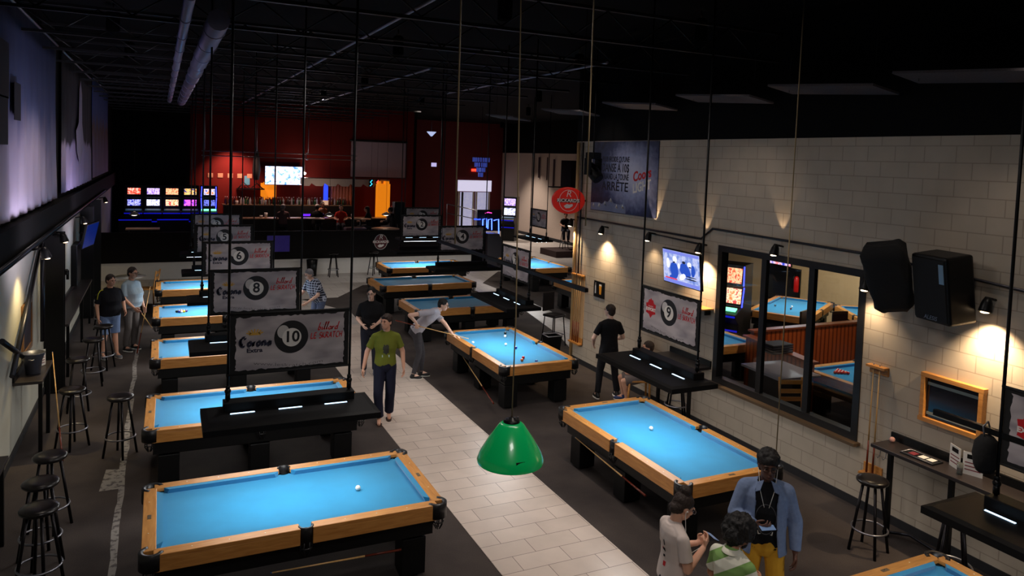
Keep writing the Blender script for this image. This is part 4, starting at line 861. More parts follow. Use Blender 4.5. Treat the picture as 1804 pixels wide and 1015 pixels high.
# ------------------------------------------------------------------ area seen through the window
struct('wall_partition', G().box((17.7, 11, 2.46), (.2, 17, 4.92)), M_beige, 'beige wall seen through the window')
lamp('annex_light', 'SPOT', (14.6, 13.2, 4.6), 620, (1, .84, .62), (17.2, 14.2, .6), .2, 120, .8)
lamp('annex_light', 'SPOT', (11.8, 9.4, 4.6), 260, (1, .8, .6), (12.4, 10.6, .6), .2, 100, .8)
ta = pool_table('blue pool table seen through the middle window pane with a few balls', (15.3, 14.4), R(30), M_cloth, True); tb = dup(ta, (16.6, 12.6, 0), R(60), 'blue pool table seen through the right window pane behind black chairs')
tc_ = dup(ta, (10.6, 12.9, 0), R(90), 'blue pool table low at the left edge of the window'); reflection_table = dup(ta, (12.15, 9.05, 0), R(0), 'blue pool table standing in for a reflection at the lower right of the window')  # last table and its racked balls stand in for a reflection in the glass
for (x, y, e) in ((15.3, 14.4, 26), (16.6, 12.6, 14), (10.6, 12.9, 20), (12.15, 9.05, 12)):
    lamp('annex_table_lamp', 'AREA', (x, y, 2.3), e, (.8, .92, 1), (x, y, 0), 1.0)
for k, (x, y, c, lb) in enumerate(((15.0, 14.7, 'black', 'black ball on the table behind the middle window pane'), (15.35, 14.45, 'white', 'pale ball on the table behind the middle window pane'), (15.1, 14.25, 'maroon', 'dark ball on the table behind the middle window pane'))): ball(x, y, c, lb)
for r in range(5):
    for c in range(r+1): ball(11.15+r*.05, 9.4+(c-r/2)*.0575, 'red', 'pink red ball in the triangle racked on the table standing in for a reflection', group='racked balls of the reflection table')
o = G().prism([(-.03, -.05), (.29, .2), (.29, -.2)], 0, .03).build('ball_triangle', mat('triangle_pink', (230, 90, 90), .4), None, 0, (10.83, 8.75, TH-.034)); bpy.data.objects.remove(o)
wm, nt, b = nodes_mat('panelled_wood'); tc = nt.nodes.new('ShaderNodeTexCoord'); wv = nt.nodes.new('ShaderNodeTexWave'); wv.inputs['Scale'].default_value = 2.6; wv.inputs['Distortion'].default_value = .3; wv.bands_direction = 'X'
nt.links.new(tc.outputs['Object'], wv.inputs['Vector']); r_ = ramp(nt, wv.outputs['Fac'], [(0, (90, 34, 14)), (.15, (158, 68, 28)), (1, (180, 84, 38))]); nt.links.new(r_.outputs[0], b.inputs['Base Color']); b.inputs['Roughness'].default_value = .35
t = thing('wood_partition', 'red brown panelled half wall seen through the window', 'partition', (12.9, 11.45, 0)); G().box((0, 0, .54), (3.6, .1, 1.08)).build('panelling', wm, t); G().box((0, 0, 1.1), (3.7, .18, .04)).build('top_rail', mat('rail_red_wood', (140, 70, 40), .35), t)
t = thing('wood_partition', 'dark red brown half wall running toward the window at its left pane', 'partition', (10.75, 10.4, 0), R(80)); G().box((0, 0, .5), (2.0, .1, 1.0)).build('panelling', wm, t); G().box((0, 0, 1.02), (2.1, .2, .04)).build('top_rail', MATS['rail_red_wood'], t)
t = thing('service_counter', 'grey topped counter with stacked trays seen through the middle window pane', 'counter', (9.95, 9.55, 0), R(-4)); G().box((0, 0, .45), (.7, .8, .86)).build('body', mat('counter_dark', (30, 24, 24), .5), t); G().box((0, 0, .9), (.9, 1.0, .04)).build('worktop', mat('grey_worktop', (136, 132, 140), .25), t)
for k in range(4):
    o = G().box((0, 0, 0), (.5, .34, .03)).build('stacked_tray', MATS['counter_dark'], None, .005, (10.45, 10.15, 1.06+.045*k)); tag(o, 'dark tray in the stack on the low partition behind the window', 'tray', 'stacked trays behind the window')
wood_chair('brown wooden chair just behind the middle window pane', 9.5, 8.72, R(160))
for x, y, rz, lb in ((13.3, 12.4, 20, 'black chair behind the panelled half wall, left one'), (14.2, 12.1, -10, 'black chair behind the panelled half wall, middle one'), (15.0, 11.95, 10, 'black chair behind the panelled half wall, right one')):
    t = thing('black_chair', lb, 'chair', (x, y, 0), R(rz)); G().box((0, 0, .72), (.42, .42, .06)).build('seat', M_seat, t, .02); G().box((0, -.2, 1.0), (.42, .05, .5)).build('backrest', M_seat, t, .02)
    for sx in (-1, 1):
        for sy in (-1, 1): G().tube([(sx*.17, sy*.17, .7), (sx*.2, sy*.2, 0)], .014, 6).build('leg', M_leg, t)
t = thing('fire_extinguisher', 'red fire extinguisher on the beige wall seen through the window', 'fire extinguisher', (17.5, 16.35, 1.0)); G().lathe([(.07, -.25), (.08, -.23), (.08, .15), (.05, .22), (.02, .24)]).build('cylinder', mat('extinguisher_red', (200, 20, 20), .3), t); G().tube([(0, 0, .24), (0, 0, .3), (0, .1, .3)], .015, 6).build('valve', M_blk, t); G().tube([(0, .06, .28), (-.06, .12, .1), (-.06, .1, -.15)], .012, 6).build('hose', M_blk, t)
scr_annex = screen_mat('annex_picture', [(.35, (40, 60, 200)), (.5, (230, 200, 240)), (.6, (240, 90, 60)), (.7, (200, 210, 250))], 6, 1.6, 8)
television('small lit television on the beige wall seen through the window', (17.35, 16.9, 1.75), R(-90), .9, .5, scr_annex, 0)
o = G().box((0, 0, 0), (.06, 1.3, 1.1)).build('dark_wall_case', M_blk, None, .01, (17.55, 16.9, .9)); tag(o, 'dark wall case under the television seen through the window', 'case')
# ------------------------------------------------------------------ slot machines
scr_cols = [[(.35, (200, 30, 24)), (.5, (250, 80, 60)), (.62, (255, 190, 170))], [(.35, (120, 90, 180)), (.5, (220, 200, 240)), (.6, (150, 110, 200))], [(.35, (230, 70, 30)), (.5, (255, 200, 150)), (.6, (200, 60, 40))], [(.35, (200, 60, 20)), (.5, (255, 210, 120)), (.6, (40, 40, 120))], [(.35, (40, 40, 160)), (.5, (220, 220, 255)), (.62, (240, 120, 60))]]
low_cols = [[(.35, (20, 30, 140)), (.5, (190, 190, 255)), (.6, (30, 40, 160))], [(.35, (180, 190, 240)), (.5, (250, 250, 255)), (.6, (120, 120, 180))], [(.35, (220, 120, 60)), (.5, (255, 230, 190)), (.6, (200, 60, 60))], [(.35, (150, 20, 160)), (.5, (250, 110, 250)), (.6, (110, 30, 180))], [(.35, (10, 10, 60)), (.5, (120, 130, 240)), (.6, (20, 20, 80))]]
M_bluen = mat('blue_neon', (50, 60, 255), .5, emit=5); M_bluelow = mat('blue_glow_trim', (16, 20, 180), .4, emit=.45, ecol=(20, 24, 230)); M_green = mat('button_glow', (120, 255, 180), .5, emit=2)
def slot_machine(label, x, y, z, rz, k, neon=False, s=1, zo=.2, sw=.46, fh=.26):
    t = thing('slot_machine', label, 'slot machine', (x, y, z), rz); t.scale = (s, s, s)
    g = G(); P = [(-.3, 0), (.3, 0), (.3, .62), (.22, .68), (.22, 1.55), (-.02, 1.6), (-.3, 1.6)]
    P = [(-.32, 0), (.3, 0), (.3, .62), (.46, .74), (.46, .8), (.16, .9), (.12, 1.22), (.16, 1.26), (.1, 1.62), (-.32, 1.62)]
    g.prism([(a, b_) for a, b_ in P], -.26, .26, Matrix(((0, 0, 1, 0), (-1, 0, 0, 0), (0, 1, 0, 0), (0, 0, 0, 1)))); g.build('cabinet', M_blk, t, .01)
    G().box((0, -.155, 1.08), (sw, .012, fh), R=Matrix.Rotation(R(-7), 3, 'X')).build('lower_screen', screen_mat('slot_low_%d' % k+('n' if neon else ''), low_cols[k], 16, 1.7, k*3), t)
    G().box((0, -.145, 1.43), (sw-.01, .012, fh), R=Matrix.Rotation(R(-9), 3, 'X')).build('upper_screen', screen_mat('slot_up_%d' % k+('n' if neon else ''), scr_cols[k], 15, 1.7, k*5+1), t)
    G().box((0, -.33, .87), (.44, .1, .02), R=Matrix.Rotation(R(20), 3, 'X')).build('button_panel', M_green if neon else mat('panel_dim', (60, 90, 110), .4, emit=.3), t)
    G().box((0, -.305, .5), (.48, .01, .03)).build('glow_trim', M_bluelow, t); G().box((0, -.47, .77), (.5, .01, .03)).build('glow_trim', M_bluelow, t)
    if neon:
        g = G()
        for sx in (-1, 1): g.tube([(sx*(sw/2+.03), -.18, .9), (sx*(sw/2+.045), -.15, 1.24)], .012, 6); g.tube([(sx*(sw/2+.045), -.18, 1.27), (sx*(sw/2+.03), -.14, 1.6)], .012, 6)
        g.build('neon_tube', M_bluen, t)
    return t
PZ = .62
for k, (x, lb) in enumerate(((-.98, 'slot machine with a red upper screen, leftmost at the far left'), (-.25, 'slot machine with a pale violet upper screen at the far left'), (.48, 'slot machine with orange screens in the middle of the far left row'), (1.2, 'slot machine with a purple lower screen in the far left row'), (1.95, 'slot machine with blue neon sides, rightmost of the far left row'))):
    slot_machine(lb, x, 35.2, PZ, R(-2), k, k == 4, 1.38, sw=.36, fh=.19)
slot_machine('tall slot machine with blue neon edges seen through the left window pane', 12.25, 13.4, 0, R(-62), 2, True, 1.36)
for k, (x, lb) in enumerate(((-.9, 'left'), (.5, 'right'))):
    t = thing('game_bench', lb+' dark bench with blue glowing edge in front of the slot machines', 'bench', (x, 33.6+.1*k, .6)); G().box((0, -.14, .9), (1.2, .02, .04)).build('glow_edge', M_bluelow, t); G().box((0, 0, .44), (1.2, .26, .88)).build('body', M_blk, t)
for k, (x, zz, c) in enumerate(((-.75, 1.36, 'pale_lamp'), )):
    pass
M_pale = mat('lamp_glow', (255, 236, 220), .5, emit=5)
def low_lamp(label, x, y, z):
    t = thing('low_pendant', label, 'lamp', (x, y, z)); G().lathe([(.03, .12), (.17, .04), (.18, 0), (.17, 0), (.03, .1)], cap=False).build('shade', M_white, t); G().ell((0, 0, .02), (.13, .13, .05)).build('bulb', M_pale, t); G().tube([(0, 0, .1), (0, 0, CEIL-z+.3)], .006, 5).build('cord', M_blk, t)
low_lamp('small glowing pendant over the dark tables at the far left', -.85, 30.5, 1.95); low_lamp('small glowing pendant left over the bar tables', 5.98, 29.0, 2.05); low_lamp('small glowing pendant right over the bar tables', 8.25, 29.0, 2.07)
lamp('slot_blue_glow', 'POINT', (.1, 33.2, 1.9), 6, (.15, .2, 1), None, .3)
t = thing('long_table', 'pale topped table standing behind the half wall at the far left', 'table', (-.52, 28.2, .6)); G().box((0, 0, 1.06), (1.05, .5, .04)).build('tabletop', mat('table_top_tan', (214, 170, 140), .5), t, .005)
for sx in (-1, 1): G().box((sx*.45, 0, .52), (.06, .4, 1.04)).build('leg', M_blk, t)
lamp('tabletop_light', 'SPOT', (-.5, 28.3, 4.5), 26, (1, .75, .6), (-.5, 28.2, 1.6), .05, 25, .4)
# ------------------------------------------------------------------ the bar
M_bar = mat('bar_front', (28, 20, 18), .4); M_btop = mat('bar_top', (150, 118, 92), .25)
t = thing('bar_counter', 'long dark bar counter with a pale top in front of the bottles', 'bar counter', (6.0, 31.8, PZ)); G().box((0, 0, .54), (7.4, .5, 1.06)).build('front', M_bar, t); G().box((0, -.06, 1.09), (7.6, .72, .05)).build('top', M_btop, t, .01); G().tube([(-3.7, -.38, .22), (3.7, -.38, .22)], .025, 6).build('foot_rail', M_chrome, t)
t = thing('back_counter', 'back bar counter along the red wall', 'counter', (5.4, 35.1, PZ)); G().box((0, 0, .7), (5.7, .6, 1.4)).build('cabinet', M_bar, t); G().box((0, 0, 1.42), (5.8, .66, .04)).build('top', M_btop, t)
t = thing('ice_well', 'purple lit recess in the bar below the large television', 'light strip', (5.9, 32.1, PZ+1.14)); G().box((0, 0, .06), (1.0, .1, .12)).build('housing', M_blk, t); G().box((0, -.06, .06), (.9, .02, .08)).build('violet_panel', mat('violet_glow', (90, 30, 255), .5, emit=2), t)
lamp('red_wall_lamp', 'SPOT', (2.9, 34.9, 4.5), 260, (1, .55, .42), (2.9, 36, 3.1), .08, 100, .8)
lamp('red_wall_lamp', 'SPOT', (3.4, 34.4, 4.6), 160, (1, .55, .42), (3.5, 36, 2.2), .08, 90, .8)
lamp('bar_fill', 'POINT', (6.4, 33.4, 2.8), 30, (1, .7, .55), None, .15)  # added warm fill lights so the bar patrons show
lamp('bar_fill', 'SPOT', (8.4, 31.6, 5.0), 160, (1, .6, .4), (8.2, 30.2, 1), .1, 70, .8)
lamp('bar_fill', 'SPOT', (5.0, 31.6, 5.0), 300, (1, .62, .5), (5.0, 31.2, 1.5), .1, 80, .8)
scr_bar = screen_mat('bar_picture', [(.3, (50, 80, 230)), (.4, (120, 180, 250)), (.5, (232, 225, 255)), (.62, (240, 230, 255)), (.7, (60, 60, 120)), (.76, (240, 236, 255))], 5, 1.8, 2)
television('large bright television over the bar on the red wall', (5.2, 35.6, 3.37), 0, 1.7, .88, scr_bar)
lamp('television_spill', 'AREA', (5.2, 35.4, 3.37), 12, (.8, .82, 1), (5.2, 30, 2.6), 1.2)
o = thing('bright_bulb', 'bright white bulb at the right edge of the bar television', 'bulb', (6.1, 35.35, 3.5)); G().ell((0, 0, 0), .06).build('globe', mat('glare_bulb', (255, 235, 215), .5, emit=30), o); G().tube([(0, 0, .05), (0, 0, CEIL-3.5+.3)], .01, 5).build('stem', M_blk, o)
lamp('bulb_light', 'POINT', (6.1, 35.2, 3.45), 20, (1, .75, .6), None, .06)
# projection screen and rails under it
t = thing('projection_screen', 'grey projection screen hanging over the bar room', 'projection screen', (9.75, 35.85, 4.25)); G().box((0, 0, 0), (2.75, .02, 1.75)).build('sheet', mat('screen_cloth', (150, 134, 142), .8), t); G().tube([(-1.45, 0, .9), (1.45, 0, .9)], .05, 8).build('roller', M_blk, t); G().tube([(-1.4, 0, -.88), (1.4, 0, -.88)], .02, 6).build('bottom_bar', M_blk, t)
for x in (-1.3, 1.3): G().tube([(x, 0, .9), (x, 0, 2.5)], .012, 5).build('hanger', M_blk, t)
lamp('screen_light', 'SPOT', (8.8, 33.5, 5.0), 10, (1, .8, .8), (9.7, 35.9, 4.2), .2, 90, .9)
t = thing('overhead_rack', 'overhead bar shelf rack with grey steel rails', 'rack', (4.8, 34.2, 4.2)); g = G()
for y in (-.25, .25):
    for z in (0, .2): g.tube([(-3.2, y, z), (3.4, y, z)], .02, 5)
g.build('long_rails', M_steel, t)
for x in (-3.1, -1, 1.2, 3.3): G().tube([(x, -.25, -.05), (x, .25, -.05), (x, .25, .25), (x, -.25, .25), (x, -.25, CEIL-4.2+.3)], .018, 5).build('hanger', M_steel, t)
M_orange = mat('orange_panel', (250, 150, 40), .5, emit=.7, ecol=(255, 140, 20))
P = [(-.34, .95), (-.34, -.5), (-.2, -.7), (-.16, -.95), (-.1, -.6), (-.02, -1.0), (.05, -.62), (.12, -.85), (.2, -.55), (.34, -.7), (.34, .95), (.2, .95), (.2, 1.05), (.05, 1.05), (.05, .95), (-.1, .95), (-.1, 1.05), (-.22, 1.05), (-.22, .95)]
o = G().prism(P, 0, .1, XZ(0, 0, 0)).build('orange_wall_light', M_orange, None, 0, (4.55, 35.88, 2.6)); o.scale = (1, 1, .42); tag(o, 'orange lit panel with a ragged lower edge under the bar television', 'light panel')
t = thing('orange_column_light', 'tall orange lit column with a notched top right of the bar', 'light column', (9.6, 34.4, PZ)); G().box((0, 0, 1.25), (.62, .3, 2.5)).build('panel', M_orange, t); g = G(); g.box((-.2, 0, 2.56), (.12, .3, .12)); g.box((.16, 0, 2.56), (.2, .3, .12)); g.build('notched_top', M_orange, t)
t = thing('salmon_curtain', 'salmon coloured hanging curtain panel in the bar room', 'curtain', (7.9, 35.4, PZ)); g = G(); g.rings([[V((-.6+1.2*k/40, .05*math.sin(k*1.3), z)) for k in range(41)] for z in (.9, 2.4)], cap=False, closed=False); o = g.build('cloth', mat('salmon_cloth', (196, 120, 92), .7, noise_=.3, nscale=14), t); o.modifiers.new('s', 'SOLIDIFY').thickness = .01; G().tube([(-.65, 0, 2.42), (.65, 0, 2.42)], .02, 6).build('rod', M_blk, t)
t = thing('serving_canopy', 'grey scalloped canopy over the bar passage', 'canopy', (7.7, 34.7, 3.1)); g = G(); P = [(-1.9, .2), (-1.9, -.05)]
for k in range(7): P += [(-1.9+k*.6+.1, -.15), (-1.9+k*.6+.4, -.15), (-1.9+k*.6+.5, -.02)]
P += [(2.3, .2)]; g.prism(P, 0, .08, XZ(0, 0, 0)); g.build('valance', mat('canopy_grey', (150, 144, 140), .6), t); G().box((.2, .3, .2), (4.1, .6, .04)).build('canopy_top', M_blk, t)
for x, c, lb in ((9.05, (60, 200, 255), 'small turquoise neon sign under the grey canopy'), (9.35, (255, 60, 60), 'small red neon sign under the grey canopy')):
    t = thing('neon_sign', lb, 'neon sign', (x, 34.5, 3.12)); G().tube([(-.05, 0, -.12), (.05, 0, -.02), (-.04, 0, .06), (.05, 0, .16)], .018, 6).build('tube', mat('neon_%d' % c[0], c, .5, emit=2.5), t); G().box((0, .03, .02), (.2, .02, .36)).build('backing', M_blk, t); G().tube([(0, .03, .2), (0, .03, 3.6)], .005, 5).build('hanging_wire', M_blk, t)
t = thing('tall_beer_sign', 'tall blue lit bottle shaped sign beside the bar', 'sign', (7.0, 34.9, 2.79)); G().prism([(-.1, -.5), (.1, -.5), (.1, .1), (.06, .3), (.04, .5), (-.04, .5), (-.06, .3), (-.1, .1)], 0, .06, XZ(0, 0, 0)).build('panel', mat('beer_sign_blue', (40, 70, 240), .4, emit=1.2, noise_=.5), t); G().box((0, 0, -.62), (.24, .1, .2)).build('base', mat('beer_sign_base', (230, 190, 160), .5, emit=.5), t)
# small pictures in a row on the red wall
for k in range(5):
    o = G().box((0, 0, 0), (.22, .02, .2)).build('small_picture', mat('picture_tan', (190, 140, 110), .5, noise_=.7, nscale=30), None, .004, (2.05+k*.42, 35.98, 3.3)); tag(o, 'small square picture in the row high on the lit red wall', 'picture', 'row of pictures on the red wall')
t = thing('wall_poster', 'small blue poster on the red wall left of the large television', 'poster', (3.62, 35.98, 3.1)); G().box((0, 0, 0), (.24, .01, .42)).build('sheet', mat('poster_lightblue', (90, 160, 190), .5), t)
t = thing('wall_tray', 'dark angular shelf with bottles on the red wall', 'shelf', (3.75, 35.75, 2.72)); G().box((0, 0, 0), (1.2, .4, .05)).build('board', M_blk, t); g = G(); g.tube([(-.55, 0, -.02), (-.3, .1, .3), (0, .1, .0), (.3, .1, .25), (.55, 0, 0)], .03, 5); g.build('brace', M_blk, t)
t = thing('hanging_flag', 'dark furled flag hanging left of the bar television', 'flag', (3.95, 35.3, 3.9)); g = G(); rs = [[V((w_*math.cos(a), .6*w_*math.sin(a)*(1+.3*math.sin(3*a)), z)) for a in [2*PI*k/14 for k in range(14)]] for z, w_ in ((-.75, .12), (-.3, .18), (.2, .14), (.6, .07), (.8, .02))]; g.rings(rs); g.build('cloth', M_bcloth, t); G().tube([(0, 0, -.9), (0, 0, CEIL-3.9+.3)], .012, 5).build('pole', M_blk, t)
# bottles and cups
rnd = random.Random(11)
bcols = [(90, 40, 20), (30, 70, 40), (170, 150, 120), (60, 30, 30), (190, 180, 180), (120, 60, 30)]
protos = []
for k, c in enumerate(bcols):
    t = thing('liquor_bottle', 'liquor bottle standing on the back bar below the televisions', 'bottle', (2.6+k*.12, 35.1, PZ+1.442), 0, 'bottles on the back bar')
    G().lathe([(.04, 0), (.042, .01), (.042, .19), (.015, .25), (.014, .3)], n=10).build('glass_body', mat('bottle_glass_%d' % k, c, .15), t); G().lathe([(.016, .3), (.016, .33)], n=8).build('cap', M_ballwh if k % 2 else M_blk, t); protos.append(t)
for k in range(56):
    dup(rnd.choice(protos), (2.62+k*.097+rnd.uniform(-.02, .02), 35.1+rnd.uniform(-.2, .2), PZ+1.442))
for k, p in enumerate(protos): p.location.x = 2.66+k*.9; p.location.y = 34.86
for x, y, h, lb in ((3.95, 31.75, .2, 'white cup on the bar left of the patrons'), (3.75, 31.65, .1, 'low white cup left of the taller one on the bar'), (7.55, 31.8, .14, 'white cup on the bar right of the capped patron'), (3.1, 34.95, .16, 'pale cup on the back counter by the red wall'), (4.3, 34.9, .2, 'pale tap handle on the back counter')):
    o = G().lathe([(.05, 0), (.065, h), (.058, h), (.045, .01)], n=14).build('paper_cup', M_white, None, 0, (x, y, PZ+1.12 if y < 33 else PZ+1.442)); tag(o, lb, 'cup')
def pub_table(label, x, y, h=1.05, r=.38):
    t = thing('pub_table', label, 'table', (x, y, PZ)); G().lathe([(.02, h-.03), (r-.01, h-.03), (r, h-.02), (r, h), (.02, h+.002)], n=28).build('tabletop', mat('pub_top', (170, 140, 122), .35), t); G().cyl((0, 0, .03), (0, 0, h-.03), .035).build('pedestal', M_blk, t); G().lathe([(.24, 0), (.22, .025), (.04, .05)]).build('foot', M_blk, t)
pub_table('round pub table behind the capped patron', 5.5, 29.3, 1.3, .36); pub_table('round pub table left of the seated group', 7.3, 29.3, 1.28, .4); pub_table('large pale round table directly above the painted emblem', 8.1, 28.5, .96, .55)
for x, y, lb in ((4.5, 30.9, 'left bar stool under the grey haired patron'), (5.85, 30.9, 'bar stool under the capped patron'), (7.75, 29.9, 'bar stool under the patron with long dark hair'), (8.65, 29.6, 'bar stool under the patron in the dark jacket')):
    s_ = dup(s0, (x, y, PZ), 0, lb)
# speaker box at right of seated group
o = G().box((0, 0, 0), (.45, .4, .9)).build('floor_speaker', M_blk, None, .02, (8.95, 29.6, PZ+1.5)); tag(o, 'black speaker box on a stand right of the seated group', 'speaker')
o = G().tube([(8.95, 29.6, PZ), (8.95, 29.6, PZ+1.06)], .03).build('speaker_stand', M_blk); tag(o, 'black stand under the speaker box at the seated group', 'stand')
# ottoman with purple cloth
t = thing('draped_armchair', 'dark armchair with a plum cloth behind the half wall', 'armchair', (6.85, 28.6, PZ)); G().box((0, 0, .5), (.7, .5, 1.0)).build('body', mat('armchair_plum', (84, 44, 62), .8), t, .05); G().box((.2, 0, .97), (.5, .52, .04)).build('back_trim', mat('plaid_trim', (130, 120, 150), .7), t)
# chandelier
t = thing('tiered_chandelier', 'blue tiered crystal chandelier in the dark entrance', 'chandelier', (12.76, 30, 4.15)); mcr = mat('crystal_blue', (96, 110, 190), .2, emit=.18, ecol=(90, 110, 220))
for r, z, n in ((.36, .28, 22), (.27, .06, 17), (.18, -.16, 12), (.09, -.38, 7)):
    g = G()
    for k in range(n): a = 2*PI*k/n; g.box((r*math.cos(a), r*math.sin(a), z), (.045, .045, .19), a)
    g.build('crystal_tier', mcr, t); G().torus((0, 0, z+.1), r, .012, 24, 5).build('ring', M_blk, t)
G().tube([(0, 0, .35), (0, 0, CEIL-4.15+.3)], .008, 5).build('chain', M_blk, t); G().tube([(0, 0, -.4), (0, 0, .4)], .02, 5).build('stem', M_blk, t)
lamp('chandelier_light', 'POINT', (12.3, 29.3, 3.9), 5, (.4, .5, 1), None, .2)
# entrance doors
t = bpy.data.objects.new('door_1', None); COL.objects.link(t); t['kind'] = 'structure'; t['label'] = 'brightly lit glass entrance doors at the far end'; t.location = (18.1, 43.4, 0)
mw = mat('door_light', (226, 222, 250), .5, emit=.75); G().box((0, .05, 2.75), (2.3, .06, .7)).build('transom', mw, t)
for x in (-.75, .3): G().box((x+.2, .05, 1.2), (.85, .05, 2.3)).build('door_leaf', mat('door_glass_lit', (190, 190, 225), .4, emit=.55, noise_=.5, nscale=5), t)
g = G(); 
for x in (-1.1, -.1, .12, 1.0): g.box((x, 0, 1.2), (.1, .06, 2.4))
g.build('door_frame', M_white, t); G().box((-.85, -.02, 1.2), (.12, .04, 2.3)).build('dark_stile', M_blk, t)
o = G().prism([(-.2, -.08), (.2, -.08), (.2, .08), (-.2, .08)], 0, .05, XZ(0, 0, 0)).build('exit_sign', mat('exit_red', (255, 60, 40), .5, emit=2.2), None, 0, (18.05, 43.48, 3.75)); tag(o, 'small red lit sign over the entrance doors', 'sign')
t = thing('ramp_railing', 'steel handrail sloping in front of the entrance doors', 'railing', (16.2, 38.5, 0)); g = G(); g.tube([(-1.8, 0, 1.9), (1.9, 0, 1.2)], .03, 6); g.tube([(-1.8, 0, 1.4), (1.9, 0, .7)], .025, 6); g.build('rails', M_steel, t)
for x in (-1.8, 0, 1.9): G().tube([(x, 0, 0), (x, 0, 1.56-.19*x)], .025, 6).build('post', M_steel, t)
t = thing('wall_tv_box', 'small lilac lit sign on the dark wall left of the chandelier', 'sign', (10.95, 31.5, 3.9)); t.location = (14.1, 40, 4.05); G().box((0, 0, 0), (.3, .05, .22)).build('panel', mat('lilac_glow', (190, 180, 230), .5, emit=1), t)
# blue neon sign on a cabinet
t = thing('neon_cabinet', 'dark game cabinet with bright blue neon letters near the number four banner', 'game cabinet', (12.3, 28.6, 0)); G().box((0, 0, .6), (1.1, .6, 1.2)).build('cabinet', M_blk, t, .03); G().box((-.9, .1, 1.35), (.8, .5, .5)).build('red_seat', mat('seat_red', (90, 20, 22), .6), t, .08)
mn = mat('neon_blue_bright', (60, 90, 255), .5, emit=7); g = G()
for p in ([(-.1, -.32, 1.55), (-.1, -.32, 1.95), (.05, -.32, 1.98), (.08, -.32, 1.6)], [(.14, -.32, 1.55), (.14, -.32, 1.93), (.3, -.32, 1.97), (.32, -.32, 1.5)], [(.4, -.32, 1.9), (.62, -.32, 1.95), (.66, -.32, 1.2), (.66, -.32, .95)]): g.tube(p, .022, 6)
g.build('neon_letters', mn, t); G().torus((-.35, -.31, 1.95), .12, .03, 18, 6).build('neon_ring', mat('neon_ring_blue', (40, 70, 220), .5, emit=2.5), t).rotation_euler = (0, 0, 0)
G().tube([(0, -.31, 2.2), (.12, -.31, 2.24), (.3, -.31, 2.21)], .02, 6).build('neon_script', mat('neon_pink', (230, 60, 160), .5, emit=2), t); G().box((.2, -.28, 1.9), (1.1, .04, .9)).build('backboard', M_blk, t)
lamp('neon_glow', 'POINT', (12.4, 28.0, 1.8), 5, (.15, .25, 1), None, .2)
o = G().prism([(-.4, 0), (.4, 0), (.4, .9), (.1, 1.5), (-.4, 1.5)], 0, .5, XZ(0, 0, 0)).build('arcade_cabinet', mat('cabinet_charcoal', (50, 48, 56), .5), None, .02, (12.2, 27.3, 0)); tag(o, 'charcoal slanted cabinet beside the number four banner', 'cabinet')
# things by the pale far wall
for k, (x, y, z0, z1, r) in enumerate(((19.93, 38.9, 3.5, 4.7, .05), (19.93, 38.2, 3.5, 4.7, .09), (19.93, 37.2, 3.4, 4.7, .04), (19.93, 36.4, 3.0, 4.6, .08))):
    t = thing('wall_hanging', ['thin dark cord', 'wide dark strip', 'short thin cord', 'dark beaded strip'][k]+' hanging on the pale far wall', 'hanging strip', (x, y, z0)); G().box((0, 0, (z1-z0)/2), (.03, r*2, z1-z0)).build('strip', mat('strip_dark', (58, 30, 36), .8), t)
t = thing('wall_cross', 'dark blue cross shaped banner on the pale far wall', 'banner', (19.9, 33.6, 4.0)); G().box((0, 0, 0), (.04, .24, 1.5)).build('upright', mat('navy_cloth', (22, 26, 50), .8), t); G().box((-.003, 0, .3), (.046, .7, .3)).build('crossbar', MATS['navy_cloth'], t)
t = thing('high_cabinet', 'black box high on the pale far wall above the seated man', 'speaker', (19.5, 33.4, 3.85)); G().box((0, 0, 0), (.98, 1.1, 1.4)).build('body', M_blk, t, .02); G().box((-.4, -.2, -.68), (2.2, .4, .06)).build('shelf', M_blk, t)
o = G().box((0, 0, 0), (2.6, 1.6, .3)).build('low_platform', mat('platform_brown', (58, 38, 36), .8), None, .01, (17.9, 30.6, .15)); tag(o, 'low brown platform under the seated man by the far wall', 'platform')
o = G().box((0, 0, 0), (.5, 1.2, 2.2)).build('blue_cabinet', mat('cabinet_indigo', (34, 32, 74), .5), None, .02, (18.6, 28.9, 1.1)); tag(o, 'tall indigo cabinet beside the seated man at the far wall', 'cabinet')
slot_machine('narrow lit game machine at the pale far wall left of the distant banner', 17.6, 37.0, 0, R(-40), 1, False, 1.5)

t = thing('cone_pendant', 'small pale lit conical lamp hanging high in the distance', 'lamp', (6.95, 20, 5.05)); G().lathe([(.02, .0), (.13, .12), (.135, .13), (.02, .13)], n=20).build('shade', mat('cone_glow', (190, 200, 240), .5, emit=.8), t); G().tube([(0, 0, .13), (0, 0, CEIL+.3-5.05)], .006, 5).build('cord', M_blk, t)

television('dark television with a painted violet reflection on the half wall left of the plaid shirt', (3.85, 27.36, 1.17), 0, .82, .62, mat('painted_sheen_screen', (30, 26, 54), .2, emit=.07, ecol=(90, 70, 200), noise_=.6, nscale=3), 0, None, False)  # violet reflection on the dark screen put in as a faint glow
o = G().box((0, 0, 0), (.34, .01, .24)).build('paper_notice', mat('notice_pink', (222, 160, 156), .7), None, 0, (9.42, 27.41, 1.3)); tag(o, 'small pink notice on the half wall below the number two banner', 'notice')
o = G().lathe([(.16, 0), (.2, .6), (.19, .6), (.15, .02)], n=20).build('round_bin', M_blk, None, 0, (5.0, 27.1, 0)); tag(o, 'round black bin at the half wall behind the grey haired man in plaid', 'bin')
